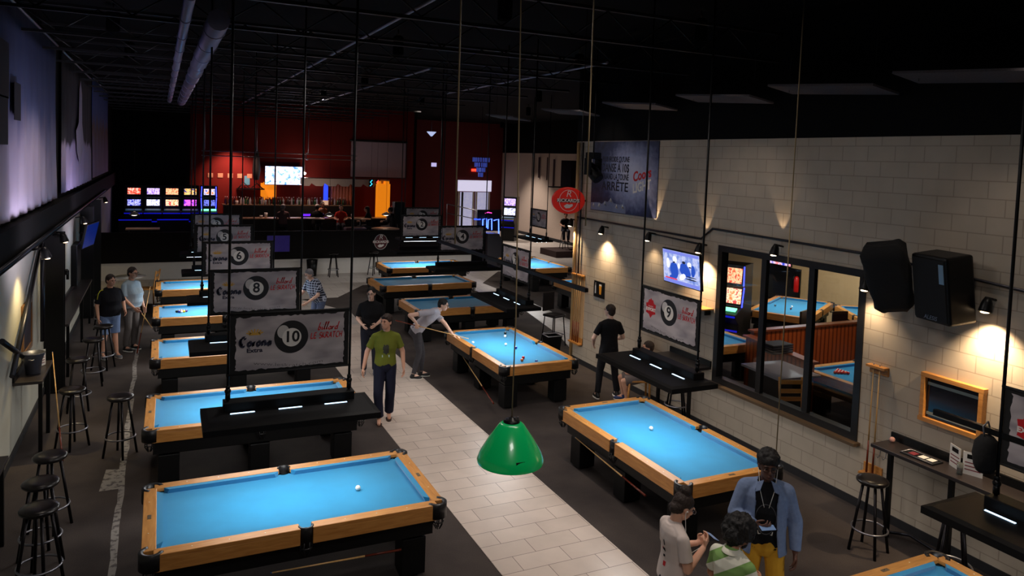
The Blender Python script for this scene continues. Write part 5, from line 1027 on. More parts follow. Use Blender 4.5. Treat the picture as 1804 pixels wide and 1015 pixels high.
# ------------------------------------------------------------------ people
WORK = bpy.data.scenes.new('workbench')
def bake(g, name, m, parent, voxel=.01, smooth=3, wrinkle=0, wscale=9, seed=0, flat=0):
    """one continuous surface from overlapping closed volumes"""
    o = g.build('tmp', m)
    md = o.modifiers.new('r', 'REMESH'); md.mode = 'VOXEL'; md.voxel_size = voxel
    sm = o.modifiers.new('s', 'SMOOTH'); sm.iterations = smooth; sm.factor = .5
    COL.objects.unlink(o); WORK.collection.objects.link(o); vl = WORK.view_layers[0]; vl.update(); dg = vl.depsgraph
    me = bpy.data.meshes.new_from_object(o.evaluated_get(dg)); bpy.data.objects.remove(o)
    me.name = name
    if wrinkle:
        sv = V((seed*3.1, seed*1.7, seed))
        nl = [v.normal.copy() for v in me.vertices]; out = []
        for v, nn in zip(me.vertices, nl):
            p = v.co; q = V((p.x*wscale, p.y*wscale, p.z*wscale*.45+p.x*3)); c = p+nn*wrinkle*(noise.noise(q+sv)+.4*noise.noise(q*2.3+sv)); out += [c.x, c.y, c.z]
        me.vertices.foreach_set('co', out)
    me.polygons.foreach_set('use_smooth', [True]*len(me.polygons))
    me.materials.clear(); me.materials.append(m); r = bpy.data.objects.new(name, me); COL.objects.link(r)
    if parent: r.parent = parent
    return r
def lerp(a, b, t): return a*(1-t)+b*t
def torso_rings(g, pel, chest, neck, side0, side1, secs, infl=0, wide=1, n=20):
    """secs: list of (t, half width, half depth, forward offset); t 0..1 pelvis->chest, 1..2 chest->neck"""
    rs = []
    for t, a, b_, fo in secs:
        if t <= 1: p = lerp(pel, chest, t); ax = (chest-pel).normalized()
        else: p = lerp(chest, neck, t-1); ax = (neck-chest).normalized()
        if .7 < t < 1.3: ax = (neck-pel).normalized()
        sd = lerp(side0, side1, max(0, min(1, t/1.4))).normalized(); sd = (sd-ax*sd.dot(ax)).normalized(); fw = ax.cross(sd)
        a = (a*wide+infl); b_ = (b_*(wide*.6+.4*wide*wide)+infl); p = p+fw*fo*wide
        rs.append([p+sd*a*math.cos(2*PI*k/n)+fw*b_*math.sin(2*PI*k/n) for k in range(n)])
    return g.rings(rs)
SEC = [(-.28, .10, .07, 0), (-.2, .15, .1, 0), (0, .165, .115, 0), (.35, .155, .11, .0), (.65, .145, .102, .0), (1, .165, .115, .01), (1.45, .175, .11, 0), (1.75, .165, .09, -.005), (1.9, .12, .075, -.005), (2.0, .07, .062, 0), (2.05, .055, .055, .0)]
def hand(g, w, d, nrm, curl=.5, left=False, spread=1, s=1, pinch=False):
    """palm, four unequal bent fingers and a thumb from the side of the palm"""
    d = V(d).normalized(); nrm = V(nrm); nrm = (nrm-d*nrm.dot(d)).normalized(); sd = d.cross(nrm).normalized()
    if left: sd = -sd
    Rm = Matrix((sd, d, nrm)).transposed()
    g.ell(w+d*.048*s, V((.041, .056, .017))*s, Rm, 12, 8); g.ell(w+d*.012*s, V((.028, .035, .02))*s, Rm, 10, 7)
    Ls = (.072, .082, .077, .06)
    for i in range(4):
        off = (i-1.5)*.021*s; p = w+d*(.088-.004*abs(i-1.3))*s+sd*-off*1.0
        a = 0; dirp = (d+sd*(-(i-1.5)*.06*spread)).normalized(); L_ = Ls[i]*s; prev = p-dirp*.02*s; pts = [prev, p]; q = p
        for k, f in enumerate((.45, .32, .26)):
            a += curl*(.55, .8, .6)[k]; dd = dirp*math.cos(a)+nrm*math.sin(a); q = q+dd*L_*f; pts.append(q)
        g.tube(pts, [.0085*s, .0092*s, .0088*s, .008*s, .0066*s], 8); g.ell(q, .0066*s, None, 8, 5)
    b0 = w+d*.022*s+sd*.026*s; m_ = b0+(d*.55+sd*.7+nrm*.35).normalized()*.036*s; t_ = m_+(d*.9+sd*(.25-.5*curl)+nrm*(.2+.5*curl)).normalized()*.03*s; e_ = t_+(d*.9+sd*(.1-.6*curl)+nrm*(.3+.4*curl)).normalized()*.026*s
    g.tube([b0-sd*.01*s, m_, t_, e_], [.014*s, .0115*s, .0105*s, .0085*s], 8); g.ell(e_, .0085*s, None, 8, 5)
def person(label, loc, rz, J, st, group=None, name='person'):
    """J: joints in the person's own frame (facing +y, right hand at +x) for a 1.75 m figure; st: clothing and build"""
    t = thing(name, label, 'person', loc, rz, group); s = st.get('h', 1.75)/1.75; t.scale = (s, s, s)
    vx = st.get('voxel', .01); wide = st.get('wide', 1)
    pel = V(J.get('pel', (0, 0, .95))); chest = V(J.get('chest', (0, .0, 1.22))); neck = V(J.get('neck', (0, -.01, 1.47)))
    up0 = (neck-chest).normalized(); sd1 = V(J.get('side', (1, 0, 0))).normalized(); sd0 = V(J.get('hipside', (1, 0, 0))).normalized()
    sd1 = (sd1-up0*sd1.dot(up0)).normalized()
    sh = {1: V(J['shR']) if 'shR' in J else lerp(chest, neck, .66)+sd1*.172*(.5+.5*wide), -1: V(J['shL']) if 'shL' in J else lerp(chest, neck, .66)-sd1*.172*(.5+.5*wide)}
    el = {1: V(J.get('elR', (.23, -.03, 1.13))), -1: V(J.get('elL', (-.23, -.03, 1.13)))}
    wr = {1: V(J.get('wrR', (.25, .05, .88))), -1: V(J.get('wrL', (-.25, .05, .88)))}
    hd = {1: J.get('hdR'), -1: J.get('hdL')}; hn = {1: J.get('hnR'), -1: J.get('hnL')}; hc = {1: J.get('hcR', .45), -1: J.get('hcL', .45)}
    hip = {1: pel+sd0*.085*wide-V((0, 0, .04)), -1: pel-sd0*.085*wide-V((0, 0, .04))}
    kn = {1: V(J.get('knR', (.1, .02, .5))), -1: V(J.get('knL', (-.1, .02, .5)))}
    an = {1: V(J.get('anR', (.11, -.03, .085))), -1: V(J.get('anL', (-.11, -.03, .085)))}
    ft = {1: V(J.get('ftR', (.04, 1, 0))).normalized(), -1: V(J.get('ftL', (-.04, 1, 0))).normalized()}
    hc_ = V(J.get('head', (neck.x, neck.y+.045, neck.z+.155))); hy, hp, hr = J.get('hrot', (0, 0, 0))
    HR = Matrix.Rotation(R(hy), 3, 'Z') @ Matrix.Rotation(R(hp), 3, 'X') @ Matrix.Rotation(R(hr), 3, 'Y')
    H = lambda x, y, z: hc_+HR @ V((x, y, z))
    skin = mat('skin_'+st['skin'], {'light': (214, 160, 132), 'pale': (226, 184, 162), 'brown': (92, 58, 44), 'tan': (178, 122, 92)}[st['skin']], .5)
    # body: one continuous surface
    g = G(); torso_rings(g, pel, chest, neck, sd0, sd1, SEC, -.004, wide)
    g.caps(lerp(chest, neck, .8), H(0, -.02, -.07), .058, .054)
    for q in (1, -1):
        g.caps(sh[q], el[q], .05, .041); g.caps(el[q], wr[q], .041, .027)
        d = hd[q] or (wr[q]-el[q]); nn = hn[q] or (V((-q, .2, 0)))
        hand(g, wr[q]+V(d).normalized()*.01, d, nn, hc[q], q < 0)
        lk = .72 if st.get('leg', 1.93) > 1 else 1; g.caps(hip[q], kn[q], .085*(.6+.4*wide)*lk, .056*lk); g.caps(kn[q], an[q], .054*lk, .034); g.ell(lerp(kn[q], an[q], .28)-ft[q]*.018*lk, V((.053, .053, .1))*lk)
        g.caps(an[q], an[q]+ft[q]*.13-V((0, 0, .045)), .036, .028); g.ell(an[q]-ft[q]*.03-V((0, 0, .045)), (.034, .034, .034))
    # head with jaw, nose, ears, lips, brow
    g.ell(H(0, -.01, .025), (.077, .096, .1), HR, 20, 14); g.ell(H(0, .03, -.035), (.06, .066, .075), HR, 16, 12); g.ell(H(0, .062, -.075), (.03, .026, .026), HR)
    g.tube([H(0, .09, .03), H(0, .112, -.012)], [.008, .014], 8); g.ell(H(0, .11, -.016), (.016, .014, .01), HR)
    g.ell(H(0, .093, -.05), (.024, .012, .008), HR); g.ell(H(0, .083, .04), (.055, .016, .01), HR)
    for q in (1, -1): g.ell(H(q*.078, -.005, .0), (.01, .02, .032), HR); g.ell(H(q*.035, .072, -.012), (.022, .02, .018), HR)
    body = bake(g, 'body', skin, t, vx*.75 if vx < .01 else vx, 2)
    # face details
    g = G()
    for q in (1, -1): g.ell(H(q*.031, .0915, .018), (.013, .006, .0065), HR, 10, 6)
    g.build('eyes', mat('eye_dark', (30, 22, 20), .2), body); g = G()
    for q in (1, -1): g.ell(H(q*.032, .0935, .041), (.02, .006, .0045), HR, 10, 6)
    g.build('eyebrows', mat('brow_dark', (36, 26, 22), .8), body)
    g = G(); g.ell(H(0, .1035, -.0495), (.02, .004, .0035), HR, 10, 6); g.build('mouth', mat('lip_'+st['skin'], {'light': (150, 84, 76), 'pale': (170, 100, 92), 'brown': (84, 40, 36), 'tan': (130, 70, 60)}[st['skin']], .4), body)
    # hair
    hs = st.get('hair', 'short'); hm = mat('hair_'+st.get('hcol', 'black'), {'black': (16, 13, 13), 'brown': (44, 30, 24), 'grey': (140, 138, 142)}[st.get('hcol', 'black')], .7, bump=.6, bscale=90); g = G()
    if hs != 'none':
        g.ell(H(0, -.022, .047), (.086, .1, .092), HR, 20, 12); g.ell(H(0, -.05, 0), (.078, .066, .085), HR, 18, 10)
        for q in (1, -1): g.ell(H(q*.067, -.005, .03), (.018, .03, .04), HR)
    if hs == 'afro': g.ell(H(0, -.03, .06), (.135, .135, .125), HR, 24, 14); g.ell(H(0, -.07, -.0), (.12, .1, .11), HR, 20, 12)
    if hs == 'curly': g.ell(H(0, -.015, .07), (.096, .108, .086), HR, 24, 14)
    if hs == 'bun': g.ell(H(0, -.06, .14), (.058, .055, .05), HR); g.ell(H(0, -.08, -.04), (.06, .05, .05), HR)
    if hs == 'long': g.ell(H(0, -.07, -.1), (.09, .06, .14), HR)
    if hs == 'fringe': g.ell(H(0, .055, .085), (.06, .035, .03), HR)
    hair = bake(g, 'hair', hm, t, max(.007, vx*.8), 1, {'afro': .022, 'curly': .014}.get(hs, .006), {'afro': 30, 'curly': 38}.get(hs, 45))
    if st.get('beard'): g = G(); g.ell(H(0, .042, -.062), (.056, .056, .052), HR); bake(g, 'beard', hm, t, .007, 1, .005, 50)
    if st.get('cap'): 
        g = G(); g.ell(H(0, -.012, .06), (.092, .108, .085), HR, 20, 12); g.ell(H(0, .1, .06), (.06, .06, .01), HR); bake(g, 'cap', mat('cap_'+st['cap'], {'white': (210, 204, 200), 'red': (180, 40, 34)}[st['cap']], .8), t, .008, 2)
    if st.get('glasses'):
        g = G()
        for q in (1, -1):
            pts = [H(q*.033+.024*math.cos(a), .108, .014+.017*math.sin(a)) for a in [2*PI*k/14 for k in range(15)]]; g.tube(pts, .0022, 5, False); g.tube([H(q*.057, .106, .02), H(q*.08, .0, .02)], .002, 5)
        g.tube([H(-.009, .11, .018), H(.009, .11, .018)], .002, 5); g.build('glasses', M_chrome if st['glasses'] == 2 else M_blk, t)
    # top
    tm = st['top']; tucked = st.get('hem', -.12); g = G(); sc = [q for q in SEC if q[0] >= tucked]; sc = [(tucked, .168, .118, 0)]+sc[:-1]+[(2.02, .074, .068, 0)]
    belly = st.get('belly', 0)
    if belly: sc = [(a, b_+belly*.3*(1 if a < 1 else 0), c+belly*(1 if .1 < a < 1.2 else .3), d_+belly*.5*(1 if .1 < a < 1.2 else 0)) for a, b_, c, d_ in sc]
    torso_rings(g, pel, chest, neck, sd0, sd1, sc, .013, wide, 26)
    sl = st.get('sleeve', .62)
    for q in (1, -1):
        g.caps(lerp(chest, neck, .92), sh[q]+V((0, 0, .008)), .062, .05)
        if sl <= 1: g.ell(sh[q], .058); g.tube([sh[q], lerp(sh[q], el[q], sl*.5), lerp(sh[q], el[q], sl)], [.058, .06, .063], 14)
        else: g.caps(sh[q], el[q], .06, .053); g.tube([el[q], lerp(el[q], wr[q], (sl-1))], [.055, .045], 14)
    shirt = bake(g, st.get('topname', 'shirt'), tm, t, vx, 4, st.get('wr', .007), 9, len(label) % 17)
    # trousers or shorts
    bl = st.get('leg', 1.93); g = G(); pw = [(-.5, .1, .08, 0), (-.25, .155, .112, 0), (0, .168, .12, 0), (.12, .162, .114, 0)]
    torso_rings(g, pel, chest, neck, sd0, sd0, pw, .008, wide)
    lw = st.get('legw', 1)
    for q in (1, -1):
        if bl > 1: g.caps(hip[q], kn[q], .098*(.6+.4*wide), .072*lw); e_ = lerp(kn[q], an[q], min(1, bl-1)); g.tube([kn[q], lerp(kn[q], an[q], .4*(bl-1)), e_], [.072*lw, .066*lw, .058*lw*st.get('cuff', 1)], 14)
        else: g.caps(hip[q], hip[q], .1*(.6+.4*wide), .1*(.6+.4*wide)); g.tube([hip[q], lerp(hip[q], kn[q], bl*.5), lerp(hip[q], kn[q], bl)], [.102*(.6+.4*wide), .1, .096], 16)
    bake(g, 'trousers' if bl > 1 else 'shorts', st['bottom'], t, vx, 3, .008, 8, 3)
    # shoes
    if st.get('shoes', 'black') != 'bare':
        for q in (1, -1):
            g = G(); a = an[q]; f = ft[q]; Rf = Matrix((f.cross(V((0, 0, 1))).normalized(), f, V((0, 0, 1)))).transposed(); sole = a.z-.085
            g.ell(a+f*.085-V((0, 0, .045)), (.05, .1, .036), Rf, 14, 8); g.ell(a-f*.01-V((0, 0, .035)), (.043, .06, .05), Rf, 14, 8); g.ell(a+V((0, 0, -.0)), (.043, .048, .04), Rf)
            sh_ = bake(g, 'shoe', MATS.get('shoe_'+st.get('shoes', 'black')) or mat('shoe_'+st.get('shoes', 'black'), {'black': (20, 20, 22), 'white': (220, 220, 222), 'grey': (120, 120, 126), 'blue': (50, 64, 110)}[st.get('shoes', 'black')], .6), t, .008, 1)
            g = G(); g.rings([[a+Rf @ V(((.048-.008*math.cos(b_*1))*math.cos(b_), .055+.125*math.sin(b_), -.085+z)) for b_ in [2*PI*k/20 for k in range(20)]] for z in (0, .02)]); g.build('sole', M_ballwh if st.get('sole', 1) else M_blk, sh_)
    t['_J'] = 0; del t['_J']
    return t, shirt, dict(H=H, HR=HR, body=body, wr=wr, sh=sh, hip=hip)
def decal(shirt, polys, m, name, origin, xdir, zdir, off=.003, parent=None):
    """print on cloth: small polygons pressed onto the shirt's surface"""
    me = shirt.data; bvh = BVHTree.FromPolygons([v.co for v in me.vertices], [tuple(p.vertices) for p in me.polygons]); o = V(origin); xd = V(xdir).normalized(); zd = V(zdir).normalized(); nd = zd.cross(xd).normalized(); g = G()
    for P in polys:
        vs = []
        for a, b_ in P:
            p = o+xd*a+zd*b_; h = bvh.ray_cast(p-nd*.4, nd)
            if h[0] is None: vs = None; break
            vs.append(h[0]-nd*off)
        if vs: g.add(vs+[v+nd*.0025 for v in vs], [tuple(range(len(vs))), tuple(reversed(range(len(vs), 2*len(vs))))]+[(i, (i+1) % len(vs)+0, (i+1) % len(vs)+len(vs), i+len(vs)) for i in range(len(vs))])
    return g.build(name, m, parent or shirt)
def fab(n, c, **k): return mat('fabric_'+n, c, .85, spec=.2, bump=.15, bscale=250, **k)
def plaid_mat():
    m, nt, b = nodes_mat('fabric_plaid'); tc = nt.nodes.new('ShaderNodeTexCoord'); outs = []
    for d in ('X', 'Z'):
        wv = nt.nodes.new('ShaderNodeTexWave'); wv.bands_direction = d; wv.inputs['Scale'].default_value = 5.5; nt.links.new(tc.outputs['Object'], wv.inputs['Vector']); outs.append(wv.outputs['Fac'])
    mx = nt.nodes.new('ShaderNodeMath'); mx.operation = 'MAXIMUM'; nt.links.new(outs[0], mx.inputs[0]); nt.links.new(outs[1], mx.inputs[1])
    r = ramp(nt, mx.outputs[0], [(.6, (34, 38, 54)), (.86, (60, 70, 90)), (.95, (180, 190, 210))]); nt.links.new(r.outputs[0], b.inputs['Base Color']); b.inputs['Roughness'].default_value = .85; return m
def stripe_mat():
    m, nt, b = nodes_mat('fabric_green_stripes'); tc = nt.nodes.new('ShaderNodeTexCoord'); mp = nt.nodes.new('ShaderNodeMapping'); mp.inputs['Rotation'].default_value = (0, R(38), 0); wv = nt.nodes.new('ShaderNodeTexWave'); wv.bands_direction = 'Z'; wv.inputs['Scale'].default_value = 1.75
    nt.links.new(tc.outputs['Object'], mp.inputs[0]); nt.links.new(mp.outputs[0], wv.inputs['Vector'])
    r = ramp(nt, wv.outputs['Fac'], [(0, (228, 226, 208)), (.52, (228, 226, 208)), (.56, (120, 160, 84)), (1, (134, 172, 96))]); nt.links.new(r.outputs[0], b.inputs['Base Color']); b.inputs['Roughness'].default_value = .85; return m
M_jean = fab('jeans', (52, 54, 64), noise_=.3, nscale=20); M_blacktee = fab('black_tee', (20, 20, 23)); M_phone = mat('phone_black', (14, 14, 18), .2); M_pscr = mat('phone_screen', (90, 110, 140), .15, emit=.5)

# 1 man in a green T-shirt walking down the tiled aisle
F = R(166)
p, sh1, q = person('person in a green printed T-shirt and dark trousers walking on the tiled aisle', (3.42, 11.84, 0), F,
  dict(elR=(.29, -.02, 1.14), wrR=(.34, .02, .9), elL=(-.27, -.02, 1.14), wrL=(-.29, .05, .9), knR=(.1, .09, .5), anR=(.08, .1, .085), knL=(-.09, .0, .5), anL=(-.08, -.12, .1), hrot=(-38, 2, 0), pel=(0, 0, .96), hcR=.6, hcL=.6),
  dict(h=1.82, skin='light', hair='fringe', hcol='brown', top=fab('green_tee', (106, 112, 40)), bottom=fab('navy_trousers', (28, 30, 48)), shoes='bare', sleeve=.72, hem=-.32, legw=1.12, cuff=1.15, voxel=.009))
P = [[(x*.012, z*.014), (x*.012+.012, z*.014), (x*.012+.012, z*.014+.014), (x*.012, z*.014+.014)] for x in range(-7, 7) for z in range(-7, 8) if (x/5.5)**2+(z/7)**2 < .65+.5*noise.noise(V((x*.5, z*.4, 1.3)))]
decal(sh1, P, mat('print_dark_olive', (46, 48, 40), .8), 'shirt_print', (0, 0, 1.2), (-1, 0, 0), (0, 0, 1)); decal(sh1, [[(-.06, -.02), (.06, -.02), (.06, .015), (-.06, .015)]], mat('print_pale_blue', (170, 190, 190), .8), 'shirt_print', (0, 0, 1.1), (-1, 0, 0), (0, 0, 1), .004)
for s_ in (1, -1):
    a = V((.08, .1, .085)) if s_ > 0 else V((-.08, -.12, .1)); g = G(); g.rings([[a+V((.045*math.cos(b_), .055+.12*math.sin(b_), -.1+z)) for b_ in [2*PI*k/18 for k in range(18)]] for z in (.0, .018)]); g.tube([a+V((-.045, .05, -.075)), a+V((0, .1, -.025)), a+V((.045, .05, -.075))], .008, 6); g.build('sandal', mat('sandal_brown', (60, 36, 24), .7), p)
# 2 man in black behind him
person('person in a black shirt with glasses standing in the shade behind the green T-shirt', (3.86, 14.5, 0), R(163),
  dict(elR=(.25, .0, 1.12), wrR=(.15, .17, 1.04), elL=(-.24, 0, 1.12), wrL=(-.12, .17, 1.05), hrot=(-8, -8, 0)), dict(h=1.8, skin='pale', glasses=1, top=M_blacktee, bottom=fab('dark_jeans', (34, 36, 48)), shoes='grey', wide=1.08, sleeve=.8))
# 3 man bending over the table for a shot
pl, sh3, q3 = person('person in a pale grey polo shirt leaning over the table to take a shot', (4.78, 14.02, 0), R(-108),
  dict(pel=(0, -.1, .97), chest=(-.0, .1, 1.2), neck=(-.02, .33, 1.36), head=(-.02, .42, 1.47), side=(.86, -.5, .1), elR=(.33, -.24, 1.33), wrR=(.27, -.11, 1.17), hdR=(-.05, .1, -.8), hnR=(-.9, .2, 0), hcR=1.1,
       elL=(-.03, .46, 1.1), wrL=(.15, .62, .91), hdL=(.35, .9, -.2), hnL=(0, -.2, -1), hcL=.5, knR=(.1, -.03, .52), anR=(.13, -.14, .085), knL=(-.07, .03, .5), anL=(-.07, .02, .085), hrot=(-15, -16, 0)),
  dict(h=1.76, skin='pale', glasses=1, top=fab('grey_polo', (172, 168, 176)), bottom=fab('charcoal_jeans', (66, 64, 68), noise_=.3, nscale=20), shoes='black', sleeve=.65, hem=-.15, legw=.88, cuff=.9, voxel=.009))
cue('cue in the hands of the person taking a shot', (5.58, 13.45, .868), (4.2, 13.94, 1.22))
# 4 man in black T-shirt with his back to the viewer
person('person in a black T-shirt and dark trousers with his back turned, by the right tables', (7.72, 11.66, -.0), R(-12),
  dict(elR=(.28, .02, 1.13), wrR=(.2, .2, 1.05), elL=(-.3, .02, 1.13), wrL=(-.24, .18, .98), knR=(.15, .03, .5), anR=(.2, .0, .085), knL=(-.15, .03, .5), anL=(-.2, -.04, .085), hrot=(30, 0, 0)),
  dict(h=1.78, skin='pale', hcol='brown', top=M_blacktee, bottom=fab('black_trousers', (24, 24, 28)), shoes='black', sleeve=.7, hem=-.2, legw=.95))
# 5 seated person in grey shorts under the counter
person('person in grey shorts seated under the number nine banner, legs showing', (8.1, 11.22, -.41), R(64),
  dict(pel=(0, -.06, .95), chest=(0, -.15, 1.14), neck=(0, -.19, 1.33), head=(0, -.16, 1.45), knR=(.13, .3, .84), anR=(.12, .24, .495), knL=(-.13, .28, .84), anL=(-.1, .2, .495), elR=(.27, -.05, 1.03), wrR=(.14, .14, 1.0), elL=(-.27, -.05, 1.03), wrL=(-.14, .14, 1.0)),
  dict(h=1.75, skin='light', hcol='brown', top=fab('grey_tee', (90, 88, 92)), bottom=fab('grey_shorts', (110, 100, 98)), leg=.92, shoes='blue'))
wood_chair('tan wooden chair under the seated person in grey shorts', 8.1, 11.22, R(64))
# 6 woman with a phone, bottom of the picture
pg, shg, qg = person('person with a hair bun and glasses in a white T-shirt looking at a phone', (4.02, 4.95, 0), R(-100),
  dict(chest=(0, .02, 1.22), neck=(0, -.0, 1.46), head=(0, .085, 1.59), hrot=(0, -30, 0), elR=(.21, .04, 1.12), wrR=(.07, .27, 1.22), hdR=(-.25, .5, .5), hnR=(-.7, -.2, .5), hcR=.9, elL=(-.21, .05, 1.12), wrL=(-.06, .28, 1.2), hdL=(.3, .5, .45), hnL=(.6, -.3, .6), hcL=.9),
  dict(h=1.66, skin='light', hair='bun', hcol='brown', glasses=2, top=fab('white_tee', (214, 198, 190)), bottom=M_jean, shoes='black', sleeve=.72, hem=-.3, voxel=.0075, wide=.94, wr=.009))
decal(shg, [[(.02, .0), (.035, .0), (.03, .05), (.02, .05)], [(.0, -.05), (.035, -.06), (.03, -.03), (.0, -.03)], [(.01, -.11), (.03, -.11), (.03, -.09), (.01, -.09)]], M_blacktee, 'shirt_print', (0, 0, 1.27), (1, 0, 0), (0, 0, 1))
decal(shg, [[(-.01, -.02), (.03, -.02), (.03, .0), (-.01, .0)], [(.015, -.16), (.045, -.16), (.045, -.12), (.015, -.12)]], M_redink, 'shirt_print', (0, 0, 1.24), (1, 0, 0), (0, 0, 1))
g = G(); H_ = qg['H']; g.tube([H_(.085, -.01, -.01), H_(.08, .01, -.05), V((.12, .06, 1.38)), V((.1, .12, 1.2)), V((.05, .3, 1.24))], .003, 5); g.ell(H_(.086, .0, -.005), .009); g.build('earphones', M_ballwh, pg)
# 7 man with afro hair and striped polo
pf, shf, qf = person('person with an afro and beard in a green and cream striped polo shirt', (4.18, 4.42, 0), R(-80),
  dict(chest=(0, .03, 1.22), neck=(0, .03, 1.46), head=(0, .12, 1.58), hrot=(-20, -24, 0), elR=(.24, .06, 1.14), wrR=(.12, .26, 1.15), hcR=.9, elL=(-.24, .06, 1.14), wrL=(-.12, .26, 1.15), hcL=.9),
  dict(h=1.63, skin='tan', hair='afro', hcol='black', beard=1, top=stripe_mat(), bottom=M_jean, shoes='black', sleeve=.75, hem=-.2, voxel=.008))
g = G(); nk = V((0, .02, 1.485)); rs = [[nk+V((r*math.cos(2*PI*k/24), r*.9*math.sin(2*PI*k/24)-.01, z)) for k in range(24)] for r, z in ((.088, -.03), (.07, .012), (.064, .01), (.075, -.03))]; g.rings(rs, cap=False); g.build('collar', fab('cream_collar', (226, 222, 204)), pf)
# 8 tall man in an open denim shirt
Tj = dict(elR=(.26, .02, 1.15), wrR=(.1, .25, 1.17), hdR=(-.6, .5, .1), hnR=(-.3, -.6, .6), hcR=.9, elL=(-.255, -.02, 1.14), wrL=(-.265, .03, .88), hcL=.6, knR=(.12, .03, .5), knL=(-.12, .03, .5), hrot=(6, -7, 0), head=(0, .05, 1.62), neck=(0, -.01, 1.47))
pt, sht, qt = person('person with glasses in an open denim shirt, black T-shirt and mustard trousers', (5.14, 5.02, 0), R(139), Tj,
  dict(h=1.84, skin='brown', hair='curly', glasses=1, top=fab('black_tee_plain', (18, 18, 22)), bottom=fab('mustard_trousers', (206, 154, 46), noise_=.15, nscale=9), shoes='black', sleeve=.45, hem=-.22, voxel=.008, topname='t_shirt'))
dm = fab('denim_shirt', (112, 128, 160), noise_=.25, nscale=30)
g = G(); pel, chest, neck = V((0, 0, .95)), V((0, 0, 1.22)), V((0, -.01, 1.47)); n = 40
outer = []; inner = []
for tt, a, b_ in ((-.42, .2, .16), (-.1, .192, .152), (.35, .182, .148), (.8, .182, .148), (1.2, .19, .148), (1.5, .192, .145), (1.75, .162, .128), (1.98, .1, .1)):
    pp = lerp(pel, chest, tt) if tt <= 1 else lerp(chest, neck, tt-1); gap = R(30+6*max(0, 1-tt)) if tt < 1.7 else R(38)
    outer.append([pp+V((a*math.cos(u), b_*math.sin(u), 0)) for u in [PI/2+gap+(2*PI-2*gap)*k/n for k in range(n+1)]]); inner.append([pp+V(((a-.014)*math.cos(u), (b_-.014)*math.sin(u), 0)) for u in [PI/2+gap+(2*PI-2*gap)*k/n for k in range(n+1)]])
rs = [o_+i_[::-1] for o_, i_ in zip(outer, inner)]; g.rings(rs)
for q in (1, -1):
    s_ = qt['sh'][q]; e = V(Tj['elR' if q > 0 else 'elL']); w2 = V(Tj['wrR' if q > 0 else 'wrL']); g.caps(lerp(chest, neck, .9), s_+V((0, 0, .01)), .068, .064); g.caps(s_, e, .074, .063); g.tube([e, lerp(e, w2, .55), lerp(e, w2, .96)], [.062, .055, .048], 14)
bake(g, 'denim_overshirt', dm, pt, .0075, 3, .009, 8, 5)
for q in (1, -1):
    g = G(); g.add([V((q*.03, .085, 1.5)), V((q*.085, .075, 1.47)), V((q*.1, .118, 1.4)), V((q*.06, .125, 1.42)), V((q*.03, .095, 1.51)), V((q*.085, .085, 1.48)), V((q*.1, .128, 1.41)), V((q*.06, .135, 1.43))], [(0, 1, 2, 3), (7, 6, 5, 4), (0, 4, 5, 1), (1, 5, 6, 2), (2, 6, 7, 3), (3, 7, 4, 0)]); g.build('collar_flap', dm, pt)
decal(sht, [[(.085*math.cos(a), -.03+.13*math.sin(a)), (.09*math.cos(a), -.03+.137*math.sin(a)), (.09*math.cos(b_), -.03+.137*math.sin(b_)), (.085*math.cos(b_), -.03+.13*math.sin(b_))] for a, b_ in [(2*PI*k/30, 2*PI*(k+1)/30) for k in range(30)]], mat('print_faint', (70, 70, 74), .8), 'shirt_print', (0, 0, 1.2), (-1, 0, 0), (0, 0, 1), .002)
decal(sht, [[(-.06, 0), (.06, 0), (.05, .008), (-.05, .008)], [(-.06, 0), (-.05, .0), (-.06, .03), (-.066, .03)], [(.05, 0), (.06, 0), (.066, .03), (.06, .03)]], M_ballwh, 'shirt_print', (0, 0, 1.03), (-1, 0, 0), (0, 0, 1), .003)
g = G(); H_ = qt['H']
for q in (1, -1): g.tube([H_(q*.083, .0, -.01), H_(q*.075, .03, -.08), V((q*.06, .1, 1.42)), V((q*.02, .135, 1.28))], .0028, 5)
g.build('earphones', M_ballwh, pt)
# phones held in hands
def phone(label, who, loc, rot):
    M_ = who.matrix_basis @ Matrix.Translation(loc) @ Matrix.Rotation(R(rot[0]), 4, 'X') @ Matrix.Rotation(R(rot[1]), 4, 'Z'); t = thing('mobile_phone', label, 'phone'); t.matrix_world = M_; t.matrix_basis = M_
    G().box((0, 0, 0), (.145, .075, .009)).build('casing', M_phone, t, .003); G().box((0, 0, .005), (.125, .066, .002)).build('screen', M_pscr, t); return t
phone('mobile phone held by the person with the hair bun', pg, (0, .4, 1.28), (-28, 8)); phone('mobile phone held by the tall person in the denim shirt', pt, (.0, .33, 1.19), (-10, 20))
# 9 man in plaid shirt
person('person with grey hair in a dark plaid shirt leaning toward the second table', (3.38, 17.72, 0), R(118),
  dict(pel=(0, -.1, .97), chest=(0, .02, 1.22), neck=(0, .14, 1.44), head=(0, .22, 1.57), hrot=(0, -16, 0), elR=(.24, .2, 1.12), wrR=(.14, .42, 1.02), elL=(-.27, .16, 1.12), wrL=(-.2, .38, .98)),
  dict(h=1.77, skin='pale', hcol='grey', top=plaid_mat(), bottom=fab('blue_jeans', (84, 96, 124), noise_=.3, nscale=16), shoes='black', sleeve=.8, hem=-.2, wide=1.12, belly=.03))
